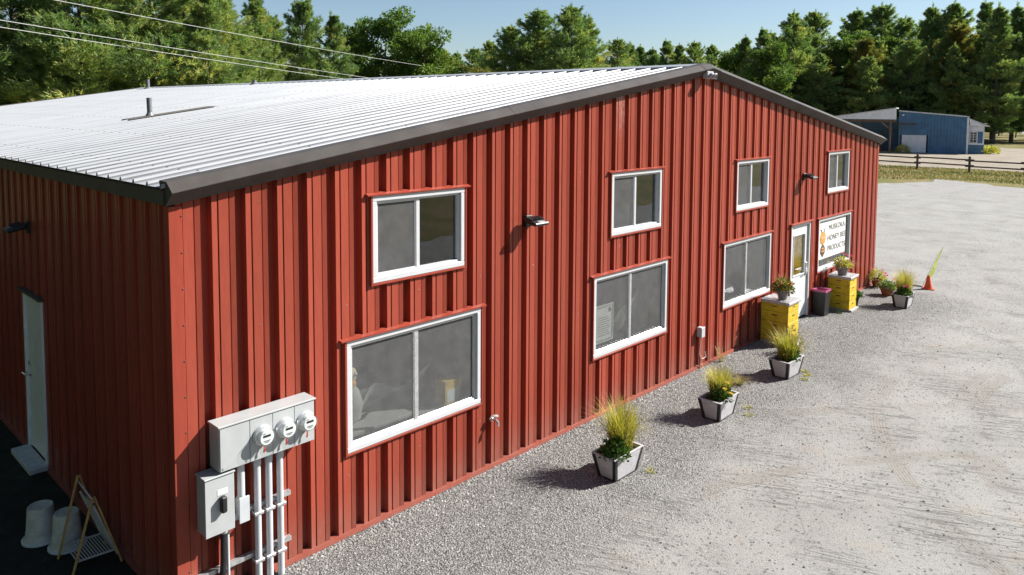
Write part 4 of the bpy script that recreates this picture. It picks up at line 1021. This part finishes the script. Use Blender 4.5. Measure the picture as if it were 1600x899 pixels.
# loose stones over the gravel by the wall and lot
def stones(name, n, xr, yf, smin, smax, seed):
    g = np.random.default_rng(seed); x = g.uniform(*xr, n); y = yf(g, n, x); k = y < -.03; x, y = x[k], y[k]; n = len(x)
    base = np.array([(1, 0, 0), (0, 1, 0), (-1, 0, 0), (0, -1, 0), (0, 0, .8), (.0, .0, -.4)], float)
    F0 = np.array([(0, 1, 4), (1, 2, 4), (2, 3, 4), (3, 0, 4)])
    s = smin+(smax-smin)*g.uniform(0, 1, n)**3
    V = base[None]*s[:, None, None]*g.uniform(.6, 1.35, (n, 6, 3)); a = g.uniform(0, 6.28, n); c, sn = np.cos(a), np.sin(a)
    X = V[:, :, 0]*c[:, None]-V[:, :, 1]*sn[:, None]+x[:, None]; Y = V[:, :, 0]*sn[:, None]+V[:, :, 1]*c[:, None]+y[:, None]
    V = np.stack([X, Y, V[:, :, 2]+(s*.12)[:, None]], 2).reshape(-1, 3)
    F = (F0[None]+(np.arange(n)*6)[:, None, None]).reshape(-1, 3)
    o = link(name, fast_mesh(name, V, F, 'pebbles', np.repeat(g.uniform(0, 1, n), 6)), None, 'stuff'); return o
o = stones('loose_gravel', 60000, (0.1, 17), lambda g, n, x: -.05-np.abs(g.normal(0, 1.0, n)), .004, .013, 5); tag(o, 'loose grey gravel lying along the foot of the red wall', 'gravel')
o = stones('heaped_gravel', 9000, (0.1, 17), lambda g, n, x: -.032-np.abs(g.normal(0, .10, n)), .006, .018, 15); tag(o, 'coarser gravel heaped against the base trim of the red wall', 'gravel')
o = stones('scattered_stones', 12000, (2, 30), lambda g, n, x: -g.uniform(.1, 7, n), .004, .018, 6); tag(o, 'scattered dark stones on the packed gravel lot', 'gravel')

# ================================================================== FENCE, BLUE SHED
fence = thing('rail_fence', 'brown two-rail timber fence between the gravel lot and the blue shed', 'fence', (58.3, 7, 0))
fp = [Vector((q[0]-58.3, q[1]-7, 0)) for q in ((63.4, 21.5), (61.9, 17.9), (60.6, 14.2), (59.45, 10.59), (58.55, 6.96), (58.05, 3.55), (57.7, .0), (57.5, -3.6), (57.4, -7.2))]
for i, q in enumerate(fp):
    m = MB(); m.bbox(q.x-.075, q.x+.075, q.y-.075, q.y+.075, -.02, 1.14+.03*((i*7) % 3-1), .015); m.build('post', 'fence_wood', fence)
for i, (a, b) in enumerate(zip(fp, fp[1:])):
    dv = (b-a); L = dv.length; e = dv/L; nrm = Vector((-e.y, e.x, 0))
    for z in (.86, .46):
        off = nrm*(.05 if i % 2 else -.05); M = Matrix.Translation(a-e*.28+off+Vector((0, 0, z+(.03 if i % 2 else -.03)))) @ dv.to_track_quat('X', 'Z').to_matrix().to_4x4()
        m = MB(); m.bbox(0, L+.56, -.035, .035, -.05, .05, .012, M); m.build('rail', 'fence_wood', fence)

shed = thing('blue_shed', 'blue metal shed with an open carport, white door and small bay window', 'shed', (83.5, 19.0, 0), math.atan2(-.966, .258))
SW = 6.25
def shz(x): return 4.30-.09*x
m = MB(); n_ = 21; wv = SW/n_
for k in range(n_):
    m = MB(); a, b = k*wv, (k+1)*wv
    if a < 2.55 and b > .25:
        zb = 1.86
    else: zb = 0
    m.quad((a, 0, zb), (b-.07, 0, zb), (b-.07, 0, shz(b-.07)), (a, 0, shz(a))); m.quad((b-.07, 0, zb), (b-.05, -.03, zb), (b-.05, -.03, shz(b-.05)), (b-.07, 0, shz(b-.07)))
    m.quad((b-.05, -.03, zb), (b-.02, -.03, zb), (b-.02, -.03, shz(b)), (b-.05, -.03, shz(b))); m.quad((b-.02, -.03, zb), (b, 0, zb), (b, 0, shz(b)), (b-.02, -.03, shz(b)))
    m.build('siding_sheet', 'blue_steel', shed)
m = MB(); m.box(.0, .03, .01, 8.5, 0, 4.26); m.build('side_wall', 'blue_steel', shed)
m = MB(); m.box(SW-.03, SW, .01, 8.5, 0, 3.70); m.build('side_wall', 'blue_steel', shed)
m = MB(); m.box(.03, SW-.03, 8.46, 8.5, 0, 3.70); m.build('back_wall', 'blue_steel', shed)
m = MB(); m.poly([(-.12, -.14, shz(0)+.01), (SW+.1, -.14, shz(SW)+.01), (SW+.1, 8.6, shz(SW)+.01), (-.12, 8.6, shz(0)+.01), (-.12, -.14, shz(0)+.12), (SW+.1, -.14, shz(SW)+.12), (SW+.1, 8.6, shz(SW)+.12), (-.12, 8.6, shz(0)+.12)],
                 [(0, 3, 2, 1), (4, 5, 6, 7), (0, 1, 5, 4), (1, 2, 6, 5), (2, 3, 7, 6), (3, 0, 4, 7)]); m.build('roof', 'blue_roof', shed)
m = MB(); m.bbox(SW-.12, SW+.05, -.06, .10, 0, shz(SW), .01); m.build('corner_trim', 'shed_white', shed)
m = MB(); m.box(-.05, .10, -.05, .0, 0, shz(0)); m.build('corner_trim', 'blue_steel', shed)
m = MB()
for k in range(9): a = .27+k*.253; m.box(a, a+.245, -.012, .05, .02, 1.84)
m.box(.27, 2.54, .0, .04, .02, 1.84); m.build('garage_door', 'shed_white', shed)
m = MB(); m.bbox(.15, 2.66, -.045, .03, 1.85, 2.45, .01); m.build('door_header', 'blue_steel', shed)
m = MB(); m.bbox(.22, .42, -.14, -.02, 3.86, 4.02, .02); m.build('yard_lamp', 'shed_white', shed)
# carport on the near left side
CY0, CY1 = -3.3, 5.0
m = MB(); zl, zr = 3.66, 4.62; xa, xb = -6.4, -.25
m.poly([(xa, CY0-.15, zl), (xb, CY0-.15, zr), (xb, CY1, zr), (xa, CY1, zl), (xa, CY0-.15, zl+.09), (xb, CY0-.15, zr+.09), (xb, CY1, zr+.09), (xa, CY1, zl+.09)],
       [(0, 3, 2, 1), (4, 5, 6, 7), (0, 1, 5, 4), (1, 2, 6, 5), (2, 3, 7, 6), (3, 0, 4, 7)]); cr = m.build('carport_roof', 'blue_roof', shed)
m = MB(); m.poly([(xa, CY0-.05, 3.50), (xb, CY0-.05, 3.50), (xb, CY0-.05, zr-.003), (xa, CY0-.05, zl-.003), (xa, CY0+.05, 3.50), (xb, CY0+.05, 3.50), (xb, CY0+.05, zr-.003), (xa, CY0+.05, zl-.003)],
                 [(0, 1, 2, 3), (4, 7, 6, 5), (0, 4, 5, 1), (1, 5, 6, 2), (2, 6, 7, 3), (3, 7, 4, 0)]); m.build('gable_board', 'shed_white', cr)
m = MB(); m.bbox(xa, xb, CY0-.06, CY0+.08, 3.22, 3.495, .01); m.build('carport_beam', 'brown_timber', shed)
for px_ in (-.75, -3.6, -6.3):
    m = MB(); m.bbox(px_-.09, px_+.09, CY0-.05, CY0+.13, 0, 3.22, .01); m.build('carport_post', 'brown_timber', shed)
for s in (-1,):
    M = Matrix.Translation((-.78, CY0+.04, 2.45)) @ Matrix.Rotation(R(-48), 4, 'Y'); m = MB(); m.bbox(-.05, .05, -.05, .05, 0, 1.12, .01, M); m.build('brace', 'brown_timber', shed)
m = MB(); m.bbox(-.2, 1.55, -.16, -.04, 2.93, 3.06, .01); m.build('timber_bracket', 'brown_timber', shed)
m = MB(); m.box(-6.4, -.02, CY1-.06, CY1, 0, 3.64); m.build('carport_back', 'blue_steel', shed)
m = MB(); m.box(-3.4, -1.6, 2.0, 3.2, 0, 1.9); m.box(-3.2, -1.9, 1.9, 2.0, 1.2, 1.8); m.build('stored_crate', 'brown_timber', shed)
# bay on the right
bx0, bx1, by0 = SW+.02, SW+1.45, .55
m = MB(); m.box(bx0, bx1, by0, by0+2.6, 0, .95); m.build('bay_base', 'blue_steel', shed)
m = MB(); m.box(bx0, bx0+.12, by0-.01, by0+2.6, .953, 2.95); m.box(bx1-.12, bx1, by0-.01, by0+2.6, .953, 2.85); m.box(bx0+.12, bx1-.12, by0, by0+2.6, 2.3, 2.85); m.box(bx0+.12, bx1-.12, by0, by0+2.6, .953, 1.1); m.build('bay_wall', 'shed_white', shed)
m = MB(); rect_frame(m, bx0+.14, bx0+.85, 1.1, 2.3, .08, by0-.04, by0+.05, .01); wn = m.build('bay_window', 'shed_white', shed)
m = MB(); m.box(bx0+.475, bx0+.515, by0-.03, by0+.03, 1.16, 2.24)
for z in (1.46, 1.72, 1.98): m.box(bx0+.2, bx0+.79, by0-.026, by0+.026, z, z+.035)
m.build('glazing_bar', 'shed_white', wn)
m = MB(); m.box(bx0+.2, bx0+.8, by0+.03, by0+.04, 1.16, 2.24); m.build('pane', 'glass', wn)
m = MB(); m.box(bx0+.86, bx1-.12, by0, by0+.08, 1.1, 2.3); m.build('bay_panel', 'blue_steel', shed)
m = MB(); m.box(bx0+.12, bx1-.12, by0+1.4, by0+1.45, .953, 2.85); m.build('bay_inner', 'interior', shed)
m = MB(); m.poly([(SW+.11, by0-.35, 3.55), (SW+1.9, by0-.35, 2.80), (SW+1.9, by0+2.8, 2.80), (SW+.11, by0+2.8, 3.55), (SW+.11, by0-.35, 3.64), (SW+1.9, by0-.35, 2.89), (SW+1.9, by0+2.8, 2.89), (SW+.11, by0+2.8, 3.64)],
                 [(0, 3, 2, 1), (4, 5, 6, 7), (0, 1, 5, 4), (1, 2, 6, 5), (2, 3, 7, 6), (3, 0, 4, 7)]); br = m.build('bay_roof', 'blue_roof', shed)
m = MB(); m.poly([(SW+.12, by0-.30, 2.9), (SW+1.75, by0-.30, 2.83), (SW+.12, by0-.30, 3.53)], [(0, 1, 2)]); m.poly([(SW+.12, by0-.27, 2.9), (SW+1.75, by0-.27, 2.83), (SW+.12, by0-.27, 3.53)], [(0, 1, 2)]); m.build('bay_gable', 'shed_white', br)

# ================================================================== TREES
def tris_from_leaves(P, D, Ln, Wd, g):
    D = D/(np.linalg.norm(D, axis=1)[:, None]+1e-9); S = np.cross(D, g.normal(size=D.shape)); S /= np.linalg.norm(S, axis=1)[:, None]+1e-9
    V = np.stack([P-S*Wd[:, None]*.5, P+S*Wd[:, None]*.5, P+D*Ln[:, None]], 1)
    return V
def pine_meshes(seed, H=16., Rm=3.4, bare=.12, dense=1.0, droop=0., narrow=1.0):
    g = np.random.default_rng(seed); tr = MB()
    sway = g.normal(0, .12, 2); pth = [(sway[0]*math.sin(t*2.2), sway[1]*math.sin(t*1.7), H*t) for t in np.linspace(0, 1, 9)]
    tr.tube(pth, [H*.014*(1-t)**.8+.02 for t in np.linspace(0, 1, 9)], 8)
    Ps, Ds, Ls, Ws, Ts = [], [], [], [], []
    z = H*bare
    lobe = g.uniform(0, 6.28, 3)
    while z < H*.985:
        t = z/H; k = g.integers(4, 7)
        a0 = g.uniform(0, 6.28)
        for i in range(k):
            if g.uniform() < .10: continue
            az = a0+2*math.pi*i/k+g.normal(0, .3)
            prof = (min(1, (t-bare*.6)/.22))**.6*(1-t)**.82*1.30+.035
            L = Rm*prof*g.uniform(.45, 1.3)*(1+.22*math.sin(az*2+lobe[0]+t*7))*narrow
            dead = t < .25 and g.uniform() < .35
            rise = (.02+.95*t**2)-droop*(1-t)+g.normal(0, .06)
            dirh = np.array([math.cos(az), math.sin(az), 0.]); lat = np.array([-math.sin(az), math.cos(az), 0.])
            pt = np.array([sway[0]*math.sin(t*2.2), sway[1]*math.sin(t*1.7), z])
            def bp(s): return pt+dirh*L*s+np.array([0, 0, 1.])*L*(rise*s+.16*s*s-.08*s)
            tr.tube([tuple(bp(0)), tuple(bp(.5)), tuple(bp(.95))], [.035*(1-t)+.012, .02*(1-t)+.008, .006], 3, False)
            if dead: continue
            nt_ = int((14+38*L/Rm)*dense)
            s = g.uniform(.25, 1.04, nt_)**.7
            side = g.normal(0, .30, nt_)*L*(.30+.55*s*(1.15-s)*1.6)
            tint = np.clip(g.normal(.40+.20*g.normal(), .15, nt_), 0, 1)
            for j in range(nt_):
                c = bp(s[j])+lat*side[j]+np.array([0, 0, g.normal(0, .035*L+.05)-.06*abs(side[j])])
                m_ = 9; d = dirh*.9+lat*np.sign(side[j])*.5+np.array([0, 0, .45])
                dd = d[None]+g.normal(0, .42, (m_, 3))
                Ps.append(c[None]+g.normal(0, .085*(1.2-.7*t), (m_, 3))); Ds.append(dd); Ls.append(g.uniform(.26, .58, m_)*(1.1-.5*t)); Ws.append(g.uniform(.04, .09, m_)); Ts.append(np.full(m_, tint[j])+g.normal(0, .06, m_))
        z += H*g.uniform(.026, .050)*(1.0 if t > .2 else 1.2)*(1.1-.78*t)
    for zz in np.linspace(.93, 1.03, 14):
        Ps.append(np.array([[0, 0, H*zz]])+g.normal(0, .06, (9, 3))); Ds.append(g.normal(0, .5, (9, 3))+np.array([0, 0, 1.2])); Ls.append(g.uniform(.2, .4, 9)); Ws.append(g.uniform(.04, .08, 9)); Ts.append(np.full(9, .45))
    P, D, L_, W_, T_ = map(np.concatenate, (Ps, Ds, Ls, Ws, Ts))
    V = tris_from_leaves(P, D, L_, W_, g); n = len(V)
    return tr, V.reshape(-1, 3), np.arange(n*3).reshape(-1, 3), np.repeat(np.clip(T_, 0, 1), 3)
def broad_meshes(seed, H=13., Rm=3.6, leaf=.20, n_=15000):
    g = np.random.default_rng(seed); tr = MB(); tips = []
    tr.tube([(0, 0, 0), (.1, .05, H*.3), (.05, .12, H*.6), (0, 0, H*.9)], [H*.017, H*.013, H*.008, .02], 8)
    for i in range(34):
        t = g.uniform(.22, .95); az = g.uniform(0, 6.28); L = Rm*(math.sin(math.pi*min(1, (t-.08)/.98))**.7)*g.uniform(.5, 1.05); up = g.uniform(.35, .8)
        p0 = np.array([.05, .08, H*t*.92]); p1 = p0+np.array([math.cos(az)*L*.55, math.sin(az)*L*.55, L*up*.45]); p2 = p0+np.array([math.cos(az)*L, math.sin(az)*L, L*up])
        p2[2] = min(p2[2], H)
        tr.tube([tuple(p0), tuple(p1), tuple(p2)], [.06*(1-t)+.02, .03, .01], 4, False)
        for q in (p1, p2, (p1+p2)/2): tips.append((q, g.uniform(.5, 1.1)*(.25*Rm+.1)))
    tips.append((np.array([0, 0, H*.95]), .7))
    ws = np.array([r**2 for _, r in tips]); ws /= ws.sum(); ch = g.choice(len(tips), n_, p=ws)
    C = np.array([tips[c][0] for c in ch]); Rr = np.array([tips[c][1] for c in ch])
    d = g.normal(size=(n_, 3)); d /= np.linalg.norm(d, axis=1)[:, None]
    P = C+d*Rr[:, None]*g.uniform(.15, 1, n_)[:, None]**.5*np.array([1, 1, .8])
    ct = np.clip(g.normal(.45, .2, len(tips)), 0, 1)
    T_ = np.clip(ct[ch]+g.normal(0, .12, n_), 0, 1)
    V = tris_from_leaves(P, d+g.normal(0, .7, (n_, 3)), g.uniform(.7, 1.3, n_)*leaf*1.4, g.uniform(.7, 1.3, n_)*leaf, g)
    return tr, V.reshape(-1, 3), np.arange(n_*3).reshape(-1, 3), np.repeat(T_, 3)
def proto(name, data, mat):
    tr, V, F, T = data
    me = bpy.data.meshes.new('trunk'); me.from_pydata(tr.v, [], tr.f); me.materials.append(MATS['bark'])
    return (me, fast_mesh('crown', V, F, mat, T))
PINES = [proto('p', pine_meshes(s, 16, rm, .10, dn, dr, nw), 'pine_needles') for s, rm, dn, dr, nw in ((1, 3.9, 1.25, .0, 1), (2, 4.3, 1.2, .08, 1), (3, 3.5, 1.3, .05, .95), (4, 4.6, 1.15, .0, 1), (9, 3.6, 1.3, .12, .85))]
GOLD = [(PINES[k][0], None) for k in (0, 1)]
GOLD = [(a[0], a[1].copy()) for a in (PINES[1], PINES[4])]
for _, c_ in GOLD: c_.materials.clear(); c_.materials.append(MATS['gold_needles'])
BROAD = [proto('b', broad_meshes(s, 13, rm), 'broad_leaves') for s, rm in ((11, 3.4), (12, 4.0))]
AUT = [proto('a', broad_meshes(s, 10, 3.2), 'autumn_leaves') for s in (14,)]
tg = np.random.default_rng(77)
def plant(kind, protos, x, y, H, base, label, group, wide=1.0):
    tr, cr = protos[int(tg.integers(len(protos)))]
    t = thing(kind, label, 'tree', (x, y, -.02), tg.uniform(0, 6.28), group)
    s = H/base; f_ = s*wide*tg.uniform(.92, 1.12); t.scale = (f_, f_, s)
    link('trunk', tr, t); link('crown', cr, t)
LN = 'tall green pine in the forest edge rising behind the far end of the white roof'
for x, y, z in ((7.2, 47.5, 13.7), (9.8, 47.7, 15.0), (12.6, 50.4, 13.8), (12.0, 42.4, 14.9), (16.6, 49.2, 14.7), (16.0, 42.5, 16.0), (18.9, 43.9, 13.9), (18.2, 39.5, 11.9), (25.9, 47.9, 12.8), (31.6, 50.9, 13.2), (32.0, 47.2, 11.8), (3.0, 44, 15), (22.5, 47, 12.5), (28.5, 52, 12.0)):
    plant('pine_tree', PINES, x, y, z, 16, LN, 'pines behind the white roof', .92)
for x, y, z in ((4, 54, 15), (9, 57, 16), (14, 58, 15.5), (19, 57, 15), (24, 58, 14.5), (29, 60, 13.5), (34, 61, 13), (39, 62, 12), (-2, 52, 15), (1, 60, 16)):
    plant('pine_tree', PINES, x, y, z, 16, 'dark pine deeper in the forest behind the far end of the white roof', 'second row of pines behind the white roof')
for x, y, z in ((43.8, 55.5, 14.1), (43.2, 61.0, 13.0), (44.6, 50.5, 12.2)):
    plant('leafy_tree', BROAD, x, y, z, 13, 'bright green broadleaf tree standing where the forest edge steps down', 'broadleaf trees at the forest step', .9)
for x, y, z in ((96.8, 107.1, 15.8), (91.8, 97.8, 14.6), (100.8, 102.9, 16.1), (81.9, 79.3, 14.8), (95.9, 64.6, 15.3), (101.4, 66.0, 15.1), (123.6, 79.0, 16.8), (125.3, 77.2, 16.3), (109.8, 64.5, 16.1), (115.8, 65.4, 15.8), (113.2, 60.9, 15.8), (119.8, 61.2, 15.6), (126.2, 61.7, 14.9), (136.7, 65.2, 16.1),
                (86, 92, 13), (90, 88, 13), (104, 92, 14.5), (108, 84, 14.5), (112, 80, 14), (104, 74, 13.5), (118, 72, 14.5), (90, 70, 12.5), (97, 75, 13.5), (78, 84, 12.5), (74, 92, 12.5), (84, 100, 13.5)):
    plant('pine_tree', PINES, x, y, z, 16, 'small-looking distant pine showing just above the white roof ridge', 'distant pines over the ridge')
for x, y, z in ((71.9, 75.2, 10.8), (70.1, 69.9, 10.2), (53.0, 59.8, 10.2), (65, 70, 10.2), (61, 66, 9.8), (77, 72, 10.5), (74, 66, 10)):
    plant('leafy_tree', AUT, x, y, z, 10, 'orange-tinged autumn tree low behind the roof beside the broadleaf trees', 'autumn trees over the roof')
for x, y, z in ((53.9, 47.7, 12.6), (54.3, 44.5, 14.0), (53.5, 39.5, 13.9), (57.8, 40.7, 13.4), (56.5, 46.5, 12.4)):
    plant('pine_tree', PINES, x, y, z, 16, 'bushy pine in the pair of rounded clumps above the middle of the roof', 'bushy pines over the roof', 1.05)
LR = 'very tall dark pine in the stand behind the blue shed'
for x, y, z in ((108.0, 48.9, 15.6), (104.0, 44.4, 16.2), (111.2, 42.7, 19.1), (121.5, 43.5, 20.2), (128.3, 39.3, 20.8), (126.8, 35.0, 21.0), (129.5, 32.2, 19.0), (128.1, 27.9, 20.4), (128.1, 24.9, 20.6), (126.8, 20.6, 20.3), (118.9, 17.3, 18.6), (125.3, 16.3, 19.2), (125.1, 13.6, 19.3), (132.1, 12.0, 20.0)):
    plant('pine_tree', PINES, x, y, z, 16, LR, 'pines behind the blue shed', .95)
for x, y, z in ((112, 52, 15), (117, 49, 17), (124, 47, 18), (133, 42, 19), (135, 36, 19), (136, 31, 19), (137, 26, 19.5), (137, 21, 19.5), (138, 16, 19), (114, 46, 16), (118, 39, 15), (120, 33, 15), (118, 28, 14.5), (122, 30, 15), (120, 24, 15), (117, 22, 13.5), (110, 38, 12.5), (112, 32, 12)):
    plant('pine_tree', PINES, x, y, z, 16, 'shaded pine filling the stand between the tallest pines behind the shed', 'inner pines behind the blue shed')
for x, y, z in ((114.6, 33.3, 14.8), (121.0, 22.6, 16.5), (113, 38.5, 12.5)):
    plant('pine_tree', GOLD, x, y, z, 16, 'pine with golden yellow needles on its sunlit side behind the shed', 'golden pines behind the shed', 1.15)
for x, y, z in ((108.9, 50.9, 14.3), (103.5, 42.6, 14.8), (119.0, 37.4, 17.1), (123.9, 35.2, 16.4)):
    plant('leafy_tree', BROAD, x, y, z, 13, 'light green broadleaf tree among the tall pines behind the shed', 'broadleaf trees behind the shed')
for x, y, z in ((150, 20, 5), (158, 24, 6), (166, 18, 6), (172, 27, 7), (146, 15, 3.2)):
    plant('leafy_tree', AUT, x, y, z, 10, 'low sunlit yellow-green tree far beyond the side road', 'low trees beyond the side road', 1.3)
# forest that closes the dark side yard, and the trees across the lot that the windows mirror
for x, y, z in ((-12.5, 1, 14), (-13, 4.5, 15), (-12, 8, 14), (-13, 12, 15), (-12, 16, 15), (-13, 20, 16), (-12, 24.5, 15), (-17, 3, 17), (-17, 7, 17), (-17, 11, 17), (-17, 16, 17), (-17, 22, 17), (-11, 29, 17), (-6, 34, 17), (-10.5, -3, 15), (-14, -2, 17), (0, 40, 14.5)):
    plant('pine_tree', PINES, x, y, z, 16, 'pine in the woods along the dark side of the barn', 'pines along the dark side', 1.2)
for x, y, z in ((-11, 3, 4), (-11.5, 10, 4), (-11, 18, 4)):  # unseen shrubs added to keep low sky light off the side wall
    plant('sky_block_shrub', BROAD, x, y, z, 13, 'added unseen shrub blocking low sky along the dark side of the barn', 'added shrubs blocking the low sky', 1.6)
for x, y, z in ((2, -38, 15), (9, -39, 16), (16, -37, 15), (23, -39, 16), (31, -38, 15), (39, -39, 16), (47, -38, 15), (-5, -39, 15), (55, -40, 16), (64, -40, 15), (5, -45, 18), (13, -46, 18), (27, -46, 18), (43, -46, 18), (20, -46, 17), (35, -47, 17)):
    plant('leafy_tree', BROAD, x, y, z, 13, 'broadleaf tree across the lawn facing the barn front', 'trees across the lawn', 1.2)

# roadside grass along the fence
def lawn(n, poly_fn, h, seed):
    g = np.random.default_rng(seed); x, y = poly_fn(g, n); n = len(x)
    P = np.stack([x, y, np.zeros(n)-.02], 1); D = np.stack([g.normal(0, .5, n), g.normal(0, .5, n), np.ones(n)], 1)
    return leaves_mesh('roadside_grass', P, D, g.uniform(.4, 1.1, n)*h, g.uniform(.03, .06, n), 'lawn', np.clip(.5+.35*np.sin(x*.9+y*.6)+g.normal(0, .2, n), 0, 1))
def pf(g, n):
    y = g.uniform(-8, 22, n); x = g.uniform(47, 61.5, n)
    edge = 50.5-.25*(y-2)-.8*np.sin(y*.8)
    k = (x > edge+.6); return x[k], y[k]
o = link('roadside_grass', lawn(26000, pf, .16, 9), None, 'stuff'); tag(o, 'dry yellow-green roadside grass in front of the timber fence', 'grass')
for k, (x, y) in enumerate(((86.6, 11.9), (87.3, 11.2), (88.4, 11.6), (82.6, 18.3))):
    o = link('yard_weed', herb('yard_weed', 260, .7, .8, 90+k, 'grass_blades', .22)); o.location = (x, y, 0); tag(o, 'yellow-green weed clump growing against the foot of the blue shed', 'weed', 'weeds at the blue shed')

# ================================================================== POWER LINES
def wires():
    pts = WIREPTS
    names = ('uppermost pale power line crossing in front of the forest', 'middle pale power line crossing in front of the forest', 'lowest pale power line crossing in front of the forest')
    ends = []
    for lbl, P in zip(names, pts):
        P = np.array(P, float); t = np.linspace(0, 1, len(P)); d = np.r_[0, np.cumsum(np.linalg.norm(np.diff(P[:, :2], axis=0), axis=1))]
        A, B = P[0], P[-1]; ax = (B-A)[:2]/np.linalg.norm((B-A)[:2]); s = (P[:, :2]-A[:2])@ax
        c = np.polyfit(s, P[:, 2], 1); c = np.array([.00022, c[0]-.00022*60, c[1]+.2]); S = np.linspace(-6, 92, 44)
        path = [(A[0]+ax[0]*q, A[1]+ax[1]*q, float(np.polyval(c, q))) for q in S]
        m = MB(); m.tube(path, .011, 5); o = m.build('power_line', 'wire'); tag(o, lbl, 'power line'); ends.append((path[0], path[-1]))
    for k, lbl in ((0, 'timber utility pole at the wood end of the power lines'), (1, 'timber utility pole behind the barn at the far end of the power lines')):
        e = np.array([q[k] for q in ends]); c = e.mean(0); t = thing('utility_pole', lbl, 'utility pole', (c[0], c[1], 0))
        m = MB(); m.tube([(0, 0, -.02), (0, 0, e[:, 2].max()+.5)], [.16, .11], 12); m.build('pole', 'pole_wood', t, True)
        for q in e:
            m = MB(); m.tube([(0, 0, q[2]-.05), (q[0]-c[0], q[1]-c[1], q[2]-.02)], .04, 8); m.build('arm', 'pole_wood', t)
WIREPTS = ([(0.2, 25.4, 9.0), (5.7, 29.1, 8.5), (8.0, 30.9, 8.5), (20.8, 38.3, 8.2), (29.0, 42.2, 8.3), (40.6, 47.8, 8.1), (52.3, 53.2, 8.3)],
           [(0.2, 25.5, 7.6), (5.3, 29.5, 7.5), (11.5, 33.4, 7.3), (20.8, 38.3, 6.9), (32.3, 42.9, 6.8)],
           [(0.2, 25.5, 7.4), (5.3, 29.5, 7.2), (11.5, 33.4, 7.0), (20.8, 38.3, 6.7), (30.4, 42.8, 6.6)])
wires()
